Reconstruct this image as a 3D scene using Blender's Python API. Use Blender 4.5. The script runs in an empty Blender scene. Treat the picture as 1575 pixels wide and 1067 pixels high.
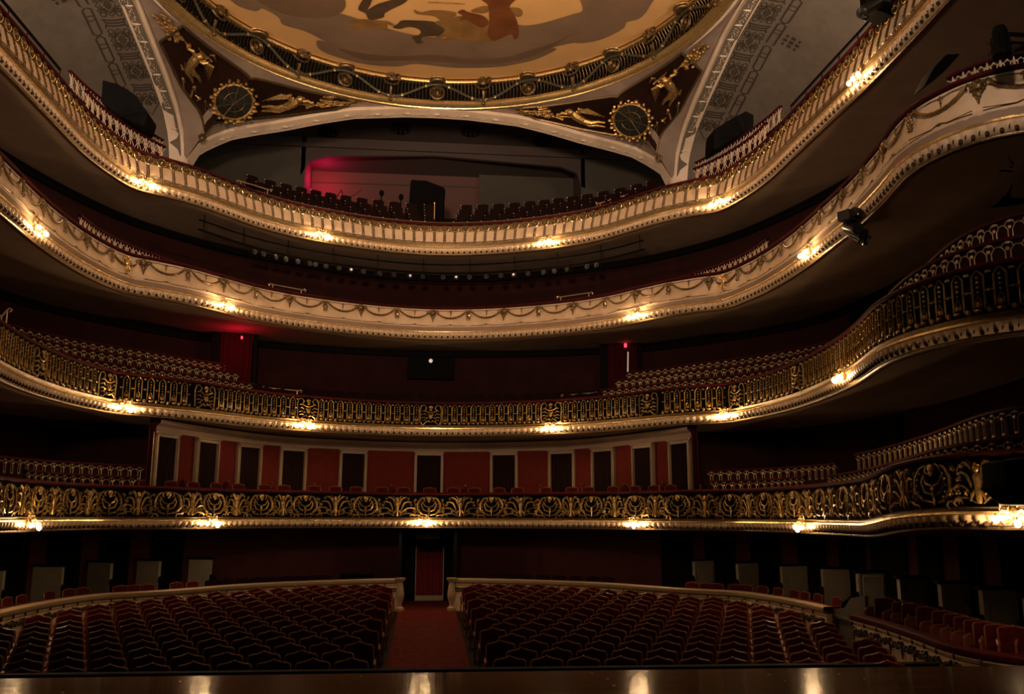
import bpy, math, random
from mathutils import Vector, Matrix
random.seed(7)
SC = bpy.context.scene
COL = SC.collection
PI = math.pi
def sin(a): return math.sin(a)
def cos(a): return math.cos(a)

# ------------------------------------------------------------------ camera
F, PITCH, YAW, ROLL, CX = 1370.0, math.radians(10.8), math.radians(5.57), math.radians(0.206), -0.2
def ray(px, py):
    a = px - 787.5; b = py - 533.5
    u = (a*cos(ROLL) + b*sin(ROLL))/F; v = -(-a*sin(ROLL) + b*cos(ROLL))/F
    d = cos(PITCH) - v*sin(PITCH); z = sin(PITCH) + v*cos(PITCH)
    return Vector((u*cos(YAW) + d*sin(YAW), -u*sin(YAW) + d*cos(YAW), z))
def atY(px, py, Y):
    r = ray(px, py); r = r*(Y/r.y); r.x += CX; return r
def atZ(px, py, Z):
    r = ray(px, py); r = r*(Z/r.z); r.x += CX; return r
def atX(px, py, X):
    r = ray(px, py); r = r*((X-CX)/r.x); r.x += CX; return r
fwd = Vector((sin(YAW)*cos(PITCH), cos(YAW)*cos(PITCH), sin(PITCH)))
right = Vector((cos(YAW), -sin(YAW), 0)); up = right.cross(fwd)
r2 = right*cos(ROLL) + up*(-sin(ROLL))*-1*-1
# image x axis rotated clockwise by ROLL
ix = right*cos(ROLL) + up*sin(ROLL)*1.0
iy = up*cos(ROLL) - right*sin(ROLL)*1.0
cam = bpy.data.cameras.new('camera'); cam.sensor_width = 36; cam.lens = F/1575*36; cam.clip_start = .05; cam.clip_end = 200
camo = bpy.data.objects.new('camera', cam); COL.objects.link(camo)
m = Matrix((ix, iy, -fwd)).transposed().to_4x4(); m.translation = Vector((CX, 0, 0)); camo.matrix_world = m
SC.camera = camo
SC.view_settings.view_transform = 'Standard'; SC.view_settings.look = 'None'
SC.view_settings.gamma = 1; SC.view_settings.exposure = 0.0
try: SC.view_settings.use_curve_mapping = False
except Exception: pass
SC.cycles.use_denoising = True
SC.cycles.max_bounces = 6; SC.cycles.diffuse_bounces = 4; SC.cycles.glossy_bounces = 3
SC.cycles.sample_clamp_indirect = 4.0

# ------------------------------------------------------------------ materials
def mat(name, col, rough=.6, metal=0., noise=0., nscale=8., bump=0., bscale=40., spec=.5, emis=None, estr=0., sheen=0., col2=None):
    m = bpy.data.materials.new(name); m.use_nodes = True
    nt = m.node_tree; b = nt.nodes['Principled BSDF']
    b.inputs['Base Color'].default_value = (*col, 1); b.inputs['Roughness'].default_value = rough
    b.inputs['Metallic'].default_value = metal
    b.inputs['Specular IOR Level'].default_value = spec
    if sheen: b.inputs['Sheen Weight'].default_value = sheen; b.inputs['Sheen Tint'].default_value = (*[min(1, c*3) for c in col], 1)
    if noise or bump:
        tc = nt.nodes.new('ShaderNodeTexCoord')
    if noise:
        n = nt.nodes.new('ShaderNodeTexNoise'); n.inputs['Scale'].default_value = nscale; n.inputs['Detail'].default_value = 4
        nt.links.new(tc.outputs['Object'], n.inputs['Vector'])
        r = nt.nodes.new('ShaderNodeValToRGB')
        c2 = col2 or tuple(c*(1-noise) for c in col)
        r.color_ramp.elements[0].position = .35; r.color_ramp.elements[0].color = (*c2, 1)
        r.color_ramp.elements[1].position = .65; r.color_ramp.elements[1].color = (*col, 1)
        nt.links.new(n.outputs['Fac'], r.inputs['Fac']); nt.links.new(r.outputs['Color'], b.inputs['Base Color'])
    if bump:
        n2 = nt.nodes.new('ShaderNodeTexNoise'); n2.inputs['Scale'].default_value = bscale; n2.inputs['Detail'].default_value = 3
        nt.links.new(tc.outputs['Object'], n2.inputs['Vector'])
        bp = nt.nodes.new('ShaderNodeBump'); bp.inputs['Strength'].default_value = bump; bp.inputs['Distance'].default_value = .02
        nt.links.new(n2.outputs['Fac'], bp.inputs['Height']); nt.links.new(bp.outputs['Normal'], b.inputs['Normal'])
    if emis:
        b.inputs['Emission Color'].default_value = (*emis, 1); b.inputs['Emission Strength'].default_value = estr
    return m
M = {}
M['cream'] = mat('cream_plaster', (.62, .47, .32), .55, noise=.18, nscale=3)
M['creamdim'] = mat('cream_stone', (.26, .20, .16), .7, noise=.15, nscale=2)
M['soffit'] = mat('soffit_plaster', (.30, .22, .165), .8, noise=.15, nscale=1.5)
M['gold'] = mat('gilding', (.70, .45, .16), .42, .8, noise=.55, nscale=14, bump=.3)
M['goldrim'] = mat('bright_gilding', (.95, .68, .30), .27, .85, noise=.3, nscale=9, bump=.2)
M['bronze'] = mat('aged_gilding', (.22, .15, .07), .42, .8, noise=.5, nscale=20, bump=.3)
M['goldpaint'] = mat('gilded_openwork', (.40, .26, .085), .38, .75, noise=.6, nscale=10, bump=.3)
M['velvet'] = mat('dark_red_velvet', (.045, .006, .007), .75, noise=.3, sheen=.15)
M['seatred'] = mat('seat_velvet', (.045, .004, .004), .85, noise=.35, nscale=12, sheen=.1)
M['seatwood'] = mat('seat_frame_wood', (.13, .038, .016), .35, spec=.4)
M['gseat'] = mat('gallery_seat_leather', (.007, .002, .002), .7)
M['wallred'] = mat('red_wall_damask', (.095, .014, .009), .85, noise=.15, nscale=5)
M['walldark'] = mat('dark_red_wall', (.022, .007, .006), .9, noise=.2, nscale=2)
M['black'] = mat('matt_black', (.0025, .0025, .0025), .8)
M['blackgloss'] = mat('black_metal', (.012, .012, .013), .35, spec=.5)
M['brass'] = mat('pale_brass', (.70, .52, .34), .3, .8)
M['jamb'] = mat('door_frame_paint', (.23, .165, .10), .6)
M['curtb'] = mat('black_curtain', (.012, .005, .004), .9)
M['curtr'] = mat('red_curtain', (.04, .003, .005), .85, sheen=.2)
M['carpet'] = mat('red_carpet', (.085, .012, .009), .95, noise=.45, nscale=6)
M['floor'] = mat('dark_floor', (.006, .003, .002), .8)
M['garland'] = mat('green_garland', (.045, .045, .025), .6, noise=.5, nscale=12)
M['bgreen'] = mat('dark_green_bronze', (.04, .035, .02), .5, .5)
M['pendbg'] = mat('dark_relief_ground', (.02, .009, .006), .6)
M['glass'] = mat('dark_glass', (.018, .02, .018), .3, noise=.4, nscale=3)
M['stencil'] = mat('dark_stencil_paint', (.05, .04, .03), .8)
M['grey'] = mat('grey_panel', (.17, .15, .115), .7, noise=.1)
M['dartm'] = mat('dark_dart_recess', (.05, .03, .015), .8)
M['darkleaf'] = mat('dark_gilt_leaf', (.05, .035, .018), .45, .5)
M['railgilt'] = mat('pale_gilt_iron', (.55, .40, .22), .45, .35, noise=.4, nscale=12)
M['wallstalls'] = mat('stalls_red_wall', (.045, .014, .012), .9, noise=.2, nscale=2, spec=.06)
M['vaultm'] = mat('vault_plaster', (.15, .125, .098), .85, noise=.15, nscale=2, spec=.06)
M['lens'] = mat('lens', (.012, .012, .012), .4, .0, spec=.1)
M['led'] = mat('lit_lens', (.5, .4, .35), .3, emis=(1, .75, .6), estr=.5)  # faint emission stands in for the reflection a lens catches
M['bulb'] = mat('bulb_glass', (.9, .8, .6), .3, emis=(1, .61, .30), estr=1.0)
M['skin'] = mat('paint_ochre', (.55, .34, .145), .8, noise=.12, nscale=.7)
M['cloud'] = mat('paint_cloud', (.19, .13, .09), .85, noise=.22, nscale=.5)
M['cloud2'] = mat('paint_cloud_shade', (.145, .095, .062), .85, noise=.2, nscale=.6)
M['fig1'] = mat('paint_umber', (.22, .125, .045), .85, noise=.3, nscale=1.5)
M['fig2'] = mat('paint_dark_umber', (.075, .05, .03), .85, noise=.25, nscale=1.5)
M['fig3'] = mat('paint_sienna', (.15, .055, .02), .85, noise=.3, nscale=1.2)
M['ink'] = mat('paint_black', (.012, .008, .006), .8)
def wood():
    m = mat('stage_boards', (.075, .045, .024), .26, spec=.08)
    nt = m.node_tree; b = nt.nodes['Principled BSDF']
    tc = nt.nodes.new('ShaderNodeTexCoord'); mp = nt.nodes.new('ShaderNodeMapping'); mp.inputs['Scale'].default_value = (.5, 9, 1)
    nt.links.new(tc.outputs['Object'], mp.inputs['Vector'])
    n = nt.nodes.new('ShaderNodeTexNoise'); n.inputs['Scale'].default_value = 2; n.inputs['Detail'].default_value = 7
    nt.links.new(mp.outputs['Vector'], n.inputs['Vector'])
    r = nt.nodes.new('ShaderNodeValToRGB'); r.color_ramp.elements[0].color = (.085, .048, .026, 1); r.color_ramp.elements[0].position = .35
    r.color_ramp.elements[1].color = (.21, .125, .066, 1); r.color_ramp.elements[1].position = .7
    nt.links.new(n.outputs['Fac'], r.inputs['Fac']); nt.links.new(r.outputs['Color'], b.inputs['Base Color'])
    r3 = nt.nodes.new('ShaderNodeMapRange'); r3.inputs['To Min'].default_value = .07; r3.inputs['To Max'].default_value = .16
    nt.links.new(n.outputs['Fac'], r3.inputs['Value']); nt.links.new(r3.outputs['Result'], b.inputs['Roughness'])
    bp = nt.nodes.new('ShaderNodeBump'); bp.inputs['Strength'].default_value = .12; bp.inputs['Distance'].default_value = .006
    nt.links.new(n.outputs['Fac'], bp.inputs['Height']); nt.links.new(bp.outputs['Normal'], b.inputs['Normal'])
    return m
M['stage'] = wood()
for k_ in ('velvet', 'seatred', 'gseat', 'wallred', 'walldark', 'black', 'curtb', 'curtr', 'carpet', 'floor', 'pendbg', 'soffit', 'stencil', 'grey', 'skin', 'cloud', 'cloud2', 'fig1', 'fig2', 'fig3', 'creamdim', 'dartm', 'ink'):
    M[k_].node_tree.nodes['Principled BSDF'].inputs['Specular IOR Level'].default_value = .06

# ------------------------------------------------------------------ mesh helpers
class MB:
    def __init__(s): s.v = []; s.f = []
    def add(s, vs, fs):
        k = len(s.v); s.v += [tuple(v) for v in vs]; s.f += [tuple(i+k for i in f) for f in fs]
    def box(s, c, d, rz=0):
        hx, hy, hz = d[0]/2, d[1]/2, d[2]/2; ca, sa = cos(rz), sin(rz); vs = []
        for z in (-hz, hz):
            for x, y in ((-hx, -hy), (hx, -hy), (hx, hy), (-hx, hy)):
                vs.append((c[0]+x*ca-y*sa, c[1]+x*sa+y*ca, c[2]+z))
        s.add(vs, [(3, 2, 1, 0), (4, 5, 6, 7), (0, 1, 5, 4), (1, 2, 6, 5), (2, 3, 7, 6), (3, 0, 4, 7)])
    def tube(s, P, r, n=5, closed=False, flat=1.):
        P = [Vector(p) for p in P]; N = len(P); vs = []; fs = []
        ref = None
        for i, p in enumerate(P):
            a = P[(i-1) % N] if (closed or i > 0) else p; b = P[(i+1) % N] if (closed or i < N-1) else p
            t = (b-a)
            if t.length < 1e-9: t = Vector((0, 0, 1))
            t.normalize()
            if ref is None:
                ref = Vector((0, 0, 1)) if abs(t.z) < .9 else Vector((0, 1, 0))
            x = t.cross(ref)
            if x.length < 1e-6: x = t.cross(Vector((1, 0, 0)))
            x.normalize(); y = x.cross(t); y.normalize(); ref = y
            rr = r[i] if isinstance(r, (list, tuple)) else r
            for k in range(n):
                an = 2*PI*k/n
                vs.append(p + x*rr*cos(an) + y*rr*sin(an)*flat)
        m = N if closed else N-1
        for i in range(m):
            j = (i+1) % N
            for k in range(n):
                l = (k+1) % n
                fs.append((i*n+k, i*n+l, j*n+l, j*n+k))
        if not closed:
            fs.append(tuple(range(n-1, -1, -1))); fs.append(tuple((N-1)*n+k for k in range(n)))
        s.add(vs, fs)
    def ball(s, c, r, n=8, m=5):
        if not isinstance(r, (list, tuple)): r = (r, r, r)
        vs = [(c[0], c[1], c[2]-r[2])]; fs = []
        for i in range(1, m):
            a = -PI/2 + PI*i/m
            for k in range(n):
                b = 2*PI*k/n
                vs.append((c[0]+r[0]*cos(a)*cos(b), c[1]+r[1]*cos(a)*sin(b), c[2]+r[2]*sin(a)))
        vs.append((c[0], c[1], c[2]+r[2])); L = len(vs)-1
        for k in range(n):
            l = (k+1) % n
            fs.append((0, 1+l, 1+k))
            for i in range(m-2): fs.append((1+i*n+k, 1+i*n+l, 1+(i+1)*n+l, 1+(i+1)*n+k))
            fs.append((1+(m-2)*n+k, 1+(m-2)*n+l, L))
        s.add(vs, fs)
    def lathe(s, prof, c=(0, 0, 0), n=10, T=None):
        vs = []; fs = []
        for (r, z) in prof:
            for k in range(n):
                a = 2*PI*k/n; v = Vector((r*cos(a), r*sin(a), z))
                if T: v = T @ v
                vs.append((v.x+c[0], v.y+c[1], v.z+c[2]))
        for i in range(len(prof)-1):
            for k in range(n):
                l = (k+1) % n; fs.append((i*n+k, i*n+l, (i+1)*n+l, (i+1)*n+k))
        fs.append(tuple(range(n-1, -1, -1))); fs.append(tuple((len(prof)-1)*n+k for k in range(n)))
        s.add(vs, fs)
    def grid(s, rows):
        n = len(rows[0]); vs = [p for r in rows for p in r]; fs = []
        for i in range(len(rows)-1):
            for k in range(n-1): fs.append((i*n+k, i*n+k+1, (i+1)*n+k+1, (i+1)*n+k))
        s.add(vs, fs)
    def prism(s, poly, fn, t):
        # poly: 2D outline, fn(x, y, depth) -> 3D point, thickness t
        n = len(poly)
        vs = [fn(x, y, 0) for x, y in poly] + [fn(x, y, t) for x, y in poly]
        fs = [tuple(range(n-1, -1, -1)), tuple(range(n, 2*n))] + [(i, (i+1) % n, n+(i+1) % n, n+i) for i in range(n)]
        s.add(vs, fs)
    def tri2(s, poly, fn):
        s.add([fn(x, y) for x, y in poly], [tuple(range(len(poly)))])
    def obj(s, name, m, parent=None, smooth=True, loc=None, rz=0):
        me = bpy.data.meshes.new(name); me.from_pydata(s.v, [], s.f); me.update()
        me.materials.append(M[m] if isinstance(m, str) else m)
        if smooth:
            me.polygons.foreach_set('use_smooth', [True]*len(me.polygons))
            try: me.set_sharp_from_angle(angle=math.radians(42))
            except Exception: pass
        o = bpy.data.objects.new(name, me); COL.objects.link(o)
        if parent: o.parent = parent
        if loc: o.location = loc
        if rz: o.rotation_euler.z = rz
        return o
def tag(o, label=None, cat=None, group=None, kind=None):
    if label: o['label'] = label
    if cat: o['category'] = cat
    if group: o['group'] = group
    if kind: o['kind'] = kind
    return o
def empty(name, loc, label, cat, group=None, rz=0):
    o = bpy.data.objects.new(name, None); COL.objects.link(o); o.location = loc; o.rotation_euler.z = rz
    o.empty_display_size = .1
    return tag(o, label, cat, group)
def kids(o): return [c for c in bpy.data.objects if c.parent == o]
def dup(root, tree, loc, rz, label, group=None):
    # tree: {obj: [children...]} nested list [(obj, [(child, [...])])]
    r = root.copy(); COL.objects.link(r); r.location = loc; r.rotation_euler.z = rz
    if label: r['label'] = label
    if group: r['group'] = group
    def rec(lst, par):
        for (c, sub) in lst:
            d = c.copy(); COL.objects.link(d); d.parent = par
            rec(sub, d)
    rec(tree, r)
    return r
ORD = ['', 'first', 'second', 'third', 'fourth', 'fifth', 'sixth', 'seventh', 'eighth', 'ninth', 'tenth', 'eleventh', 'twelfth', 'thirteenth',
       'fourteenth', 'fifteenth', 'sixteenth', 'seventeenth', 'eighteenth', 'nineteenth', 'twentieth', 'twenty-first', 'twenty-second', 'twenty-third',
       'twenty-fourth', 'twenty-fifth', 'twenty-sixth', 'twenty-seventh', 'twenty-eighth', 'twenty-ninth', 'thirtieth', 'thirty-first', 'thirty-second', 'thirty-third', 'thirty-fourth', 'thirty-fifth', 'thirty-sixth', 'thirty-seventh', 'thirty-eighth', 'thirty-ninth', 'fortieth', 'forty-first', 'forty-second', 'forty-third', 'forty-fourth', 'forty-fifth']
def struct(o): o['kind'] = 'structure'; return o

# ------------------------------------------------------------------ plan curves
def catmull(P, n=8):
    out = []
    for i in range(len(P)-1):
        p0 = P[max(i-1, 0)]; p1 = P[i]; p2 = P[i+1]; p3 = P[min(i+2, len(P)-1)]
        if i == 0: p0 = (2*p1[0]-p2[0], 2*p1[1]-p2[1])
        for k in range(n):
            t = k/n
            out.append(tuple(.5*((2*p1[j]) + (-p0[j]+p2[j])*t + (2*p0[j]-5*p1[j]+4*p2[j]-p3[j])*t*t + (-p0[j]+3*p1[j]-3*p2[j]+p3[j])*t**3) for j in (0, 1)))
    out.append(P[-1]); return out
class Plan:
    def __init__(s, pts, n=8):
        h = catmull([(-pts[1][0], pts[1][1])] + pts, n)[n:]  # symmetric start
        full = [(-x, y) for x, y in reversed(h[1:])] + h
        s.c = full; s.L = [0]
        for i in range(1, len(full)): s.L.append(s.L[-1] + math.hypot(full[i][0]-full[i-1][0], full[i][1]-full[i-1][1]))
        mid = s.L[len(h)-1]; s.L = [l-mid for l in s.L]; s.S = s.L[-1]
    def P(s, t):
        t = max(s.L[0], min(s.L[-1]-1e-6, t))
        lo, hi = 0, len(s.L)-1
        while hi-lo > 1:
            m = (lo+hi)//2
            if s.L[m] <= t: lo = m
            else: hi = m
        k = (t-s.L[lo])/(s.L[hi]-s.L[lo]); a, b = s.c[lo], s.c[hi]
        return a[0]+(b[0]-a[0])*k, a[1]+(b[1]-a[1])*k
    def fr(s, t):
        e = .12; a = s.P(t-e); b = s.P(t+e); dx, dy = b[0]-a[0], b[1]-a[1]; l = math.hypot(dx, dy) or 1
        p = s.P(t); return p, (dx/l, dy/l), (dy/l, -dx/l)
    def off(s, t, o, z=0):
        p, _, n = s.fr(t); return Vector((p[0]+n[0]*o, p[1]+n[1]*o, z))
    def rz(s, t):
        _, T, _ = s.fr(t); return math.atan2(T[1], T[0])
    def s_at(s, px, o=0, z=0, py=600):
        # arclength whose azimuth from the camera matches image column px (near height z)
        best = None
        lo, hi = -s.S, s.S
        for _ in range(50):
            mid = (lo+hi)/2; p = s.off(mid, o); 
            d = p - Vector((CX, 0, 0)); zz = z
            xx = d.x*cos(YAW) - d.y*sin(YAW); yy = d.x*sin(YAW) + d.y*cos(YAW)
            dep = yy*cos(PITCH) + zz*sin(PITCH); X = 787.5 + F*xx/dep
            if X < px: lo = mid
            else: hi = mid
        return (lo+hi)/2
    def span(s, a, b, step):
        n = max(2, int(abs(b-a)/step)+1); return [a+(b-a)*i/(n-1) for i in range(n)]
    def sweep(s, mb, prof, a, b, step=.25, zf=None):
        rows = []
        for t in s.span(a, b, step):
            dz = zf(t) if zf else 0
            rows.append([s.off(t, o, z+dz) for o, z in prof])
        mb.grid(rows)
BASE = [(0, 32.05), (1.6, 31.83), (3.15, 31.28), (4.75, 30.42), (5.9, 29.45), (6.75, 28.35), (7.5, 27.4), (8.3, 26.68), (8.95, 26.15), (9.3, 25.0), (9.5, 23.5), (9.53, 21.5)]
PL = {4: Plan(BASE + [(9.55, 19.5), (9.57, 17.8), (9.5, 15.7), (9.42, 14.2), (9.35, 12.5), (9.3, 10.5)]),
      3: Plan(BASE + [(9.4, 19.5), (9.3, 18.2), (9.05, 16.5), (8.8, 15.2), (8.85, 14.3), (9.2, 13.5), (9.85, 13.0), (10.8, 12.7), (12.2, 12.6)]),
      2: Plan(BASE[:-1] + [(9.5, 21.6), (9.27, 19.6), (8.95, 17.9), (8.45, 16.0), (8.32, 15.0), (8.37, 14.2), (8.65, 13.3), (9.2, 12.6), (10.2, 12.2), (11.6, 12.0)])}
PL[1] = PL[2]; PL[0] = PL[3]
ZL = {1: -.37, 2: 2.85, 3: 6.37, 4: 9.57}
def sm(x): x = max(0, min(1, x)); return x*x*(3-2*x)
KINK1 = 19.0
def zf1(t): return .22*sm((abs(t)-KINK1)/5)
ZF = {1: zf1, 2: None, 3: None, 4: None}
def zz(t, s): return ZL[t] + (ZF[t](s) if ZF[t] else 0)
NAMES = {1: 'lowest', 2: 'second', 3: 'third', 4: 'topmost'}

# ------------------------------------------------------------------ balcony fronts
LAB = {1: 'lowest balcony, wide gilded scrollwork front above the stalls seats',
       2: 'second balcony from below, front of narrow gilded openwork balusters',
       3: 'third balcony from below, smooth cream front hung with garland swags',
       4: 'topmost balcony, cream front with gilded ring-headed balusters'}
BAL = {}
def ring_pts(c, r, n=10, plane='xz', a0=0, a1=2*PI, close=True):
    out = []
    for k in range(n if close else n+1):
        a = a0 + (a1-a0)*k/n
        out.append((c[0]+r*cos(a), c[1], c[2]+r*sin(a)) if plane == 'xz' else (c[0]+r*cos(a), c[1]+r*sin(a), c[2]))
    return out
def balcony(t):
    P = PL[t]; S = P.S; Z = ZL[t]; zf = ZF[t]
    root = empty('balcony', (0, 32, Z), LAB[t], 'balcony'); BAL[t] = root
    inv = Matrix.Translation((0, -32, -Z))
    def put(mb, name, m, **k):
        mb.v = [(x, y-32, z-Z) for x, y, z in mb.v]; return mb.obj(name, m, root, **k)
    # lip bead
    b = MB(); P.sweep(b, [(-.10, Z+.05), (-.10, Z-.01), (.0, Z-.02), (.015, Z+.0), (.015, Z+.025), (-.02, Z+.03)], -S, S, zf=zf); put(b, 'lip_bead', 'bronze')
    # egg and dart moulding, ribbed
    b = MB(); rows = []
    W = .212; n = int(2*S/W)
    for i in range(n*4+1):
        s_ = -S + i*W/4; k = i % 4; dz = zf(s_) if zf else 0
        e = {0: -.035, 1: .0, 2: .02, 3: .0}[k]
        rows.append([P.off(s_, -.03, Z+.035+dz), P.off(s_, .03+e*.6, Z+.045+dz), P.off(s_, .10+e, Z+.09+dz), P.off(s_, .135+e, Z+.15+dz), P.off(s_, .14+e*.4, Z+.205+dz), P.off(s_, .12, Z+.215+dz)])
    b.grid(rows); nf = len(b.f)
    for i in range(n):
        s_ = -S + (i+.0)*W
        if i % 1 == 0:
            dz = zf(s_) if zf else 0
            p = P.off(s_, .085, Z+.07+dz); b.ball(p, (.045, .035, .045), 6, 4); p = P.off(s_+W/2, .125, Z+.12+dz); b.ball(p, (.010, .03, .06), 4, 4)
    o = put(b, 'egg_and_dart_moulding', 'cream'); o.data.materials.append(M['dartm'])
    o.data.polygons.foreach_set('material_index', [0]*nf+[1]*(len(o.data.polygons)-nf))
    # fillet
    b = MB(); P.sweep(b, [(.12, Z+.215), (.165, Z+.225), (.165, Z+.262), (.12, Z+.268)], -S, S, zf=zf); put(b, 'fillet', 'goldrim')
    # cyma
    top = {1: (.115, .33), 2: (.10, .36), 3: (.115, .42), 4: (.12, .40)}[t]
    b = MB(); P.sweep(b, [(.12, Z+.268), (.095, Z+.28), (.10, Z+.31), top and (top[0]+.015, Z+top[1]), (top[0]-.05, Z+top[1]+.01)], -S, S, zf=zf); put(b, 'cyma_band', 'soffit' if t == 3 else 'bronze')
    # parapet
    if t in (3, 4):
        GB = 0
        prof = [(.12, .40), (.15, .47), (.155, .55), (.12, .70), (.07, .85), (.045, .97), (.045, 1.10), (.0, 1.115)] if t == 3 else [(.08, .40), (.11, .46), (.115, .52), (.08, .66), (.035, .80), (.01, .92), (.0, 1.10)]
        b = MB()
        P.sweep(b, [(o, Z+z) for o, z in prof], -S, S, .12 if t == 4 else .2, zf=zf); put(b, 'parapet', 'cream')
        if t == 4:
            b = MB(); P.sweep(b, [(.02, Z+.885), (.035, Z+.89), (.035, Z+1.10), (.02, Z+1.11)], -S, S, .2); put(b, 'ring_frieze', 'bronze')
    else:
        b = MB(); P.sweep(b, [(.0, Z+.30), (.0, Z+1.12)], -S, S, zf=zf); put(b, 'parapet', 'black')
    # hand rail
    b = MB(); P.sweep(b, [(.06, Z+1.115), (.11, Z+1.13), (.12, Z+1.17), (.09, Z+1.20), (-.05, Z+1.215), (-.12, Z+1.18), (-.12, Z+1.10)], -S, S, zf=zf); put(b, 'handrail', 'velvet')
    b = MB(); P.sweep(b, [(-.10, Z+1.12), (-.10, Z-.02)], -S, S, zf=zf); put(b, 'inner_face', 'velvet')
    # slab and soffit
    dep = {1: 2.2, 2: 2.6, 3: 3.4, 4: 3.0}[t]
    b = MB()
    dmid = {1: 3.0, 2: 2.7, 3: 2.6, 4: 3.2}[t]
    rows = []
    for s_ in P.span(-S, S, .3):
        dz = zf(s_) if zf else 0
        k = sm((abs(s_)-7)/6); d = dmid*(1-k)+(dep)*k
        n_ = P.fr(s_)[2]
        rows.append([P.off(s_, o, z+dz) for o, z in ((-.1, Z+.25), (-.1, Z+.0), (-.5, Z+.02), (-1.0, Z+.03), (-1.6, Z+.02), (-d, Z+.0), (-d-.6, Z+.0), (-d-.6, Z+.25), (-.1, Z+.25))])
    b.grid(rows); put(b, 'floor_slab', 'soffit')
    return root, put
PUT = {}
for t in (1, 2, 3, 4):
    root, PUT[t] = balcony(t)

def spread(name, mbs, m, root, t, slist, off, z, limit=100, label=None):
    """one part per position, shared mesh; anything past the limit becomes one stuff part"""
    P = PL[t]; Z = ZL[t]
    order = sorted(range(len(slist)), key=lambda i: abs(slist[i]-4)) if len(slist) > limit else range(len(slist))
    order = list(order); first = None
    for i in order[:limit]:
        s_ = slist[i]; dz = ZF[t](s_) if ZF[t] else 0
        p = P.off(s_, off, z+dz); rz = P.rz(s_)
        if first is None:
            o = mbs.obj(name, m, root); first = o
        else:
            o = first.copy(); COL.objects.link(o); o.parent = root
        o.location = (p.x, p.y-32, p.z); o.rotation_euler.z = rz
        if label: o['label'] = label
    if len(slist) > limit:
        b = MB()
        for i in order[limit:]:
            s_ = slist[i]; dz = ZF[t](s_) if ZF[t] else 0
            p = P.off(s_, off, z+dz); rz = P.rz(s_); ca, sa = cos(rz), sin(rz)
            b.add([(p.x+x*ca-y*sa, p.y-32+x*sa+y*ca, p.z+w) for x, y, w in mbs.v], mbs.f)
        o = b.obj(name, m, root); o['kind'] = 'stuff'

# ---- topmost: ring-headed balusters
def top_baluster():
    b = MB()
    b.tube(ring_pts((0, -.05, 1.0), .125, 12), .024, 5, True)
    b.tube(ring_pts((0, -.055, 1.0), .055, 8), .016, 4, True)
    b.ball((0, -.06, 1.0), .028, 6, 4)
    for a in (-.09, .09): b.ball((a*2.1, -.045, 1.06), .022, 5, 4)
    for a in (-.033, .033):
        b.tube([(a, -.03, .90), (a, -.04, .80), (a, -.09, .66), (a, -.135, .52), (a*1.1, -.13, .44)], .014, 4)
    for z, y in ((.85, -.05), (.76, -.07), (.68, -.10), (.60, -.125), (.52, -.15)): b.ball((0, y, z), (.022, .018, .030), 5, 4)
    b.ball((0, -.14, .435), (.055, .03, .03), 6, 4)
    for a in (-1, 1):
        b.tube([(a*.03, -.13, .45), (a*.08, -.14, .42), (a*.13, -.14, .435), (a*.19, -.135, .45)], .013, 4)
    return b
n = int(PL[4].S/.385)
spread('baluster', top_baluster(), 'bronze', BAL[4], 4, [i*.385 for i in range(-n, n+1)], 0, 0)
# bright rim arcs on the ring heads
def ring_arc():
    b = MB(); b.tube(ring_pts((0, -.08, 1.0), .150, 8, a0=PI*.98, a1=PI*2.02, close=False), .014, 4)
    b.ball((0, -.085, 1.0), .018, 5, 4)
    return b
spread('ring_arc', ring_arc(), 'goldrim', BAL[4], 4, [i*.385 for i in range(-n, n+1)], 0, 0)
# ---- third: garland swags
SW = 1.335
def swag():
    b = MB(); P = []
    R = []
    for k in range(15):
        u = -1+2*k/14; P.append((u*SW*.40, -.10-.05*(1-u*u), .985-.235*(1-abs(u)**2.2))); R.append(.030+.012*(1-u*u))
    b.tube(P, [r*(1 if i % 2 else .8) for i, r in enumerate(R)], 6)
    return b
def upper_string():
    b = MB(); b.tube([(-SW*.42, -.06, 1.03), (-.2, -.055, 1.045), (-.1, -.06, 1.03), (0, -.06, 1.035), (.1, -.06, 1.03), (.2, -.055, 1.045), (SW*.42, -.06, 1.03)], .009, 4)
    for z, r in ((1.03, .03), (.98, .024), (.93, .028), (.885, .018), (.85, .014)): b.ball((0, -.075, z), (r, .018, r*.9), 6, 4)
    b.ball((-.04, -.07, 1.0), .014, 5, 4); b.ball((.04, -.07, 1.0), .014, 5, 4)
    return b
def lower_string():
    b = MB(); b.tube([(-SW/2, -.165, .47), (-.16, -.165, .47), (-.07, -.17, .50), (0, -.175, .515), (.07, -.17, .50), (.16, -.165, .47), (SW/2, -.165, .47)], .010, 4)
    b.ball((0, -.17, .495), (.06, .02, .025), 6, 4)
    return b
def rosette():
    b = MB(); b.ball((0, -.12, .955), (.085, .05, .085), 8, 6)
    for k in range(9):
        a = 2*PI*k/9; b.ball((.115*cos(a), -.095, .955+.10*sin(a)), (.042, .03, .042), 6, 4)
    for s_ in (-1, 1):
        b.tube([(s_*.09, -.10, 1.02), (s_*.17, -.10, 1.04), (s_*.22, -.11, 1.0), (s_*.21, -.11, .95), (s_*.17, -.11, .94)], .022, 5)
    for x, z, r in ((0, .80, .06), (-.055, .83, .04), (.055, .83, .04), (0, .72, .042), (0, .66, .028), (0, .62, .018), (-.03, .75, .028), (.03, .75, .028)): b.ball((x, -.14, z), (r, .03, r*1.1), 6, 4)
    return b
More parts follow.
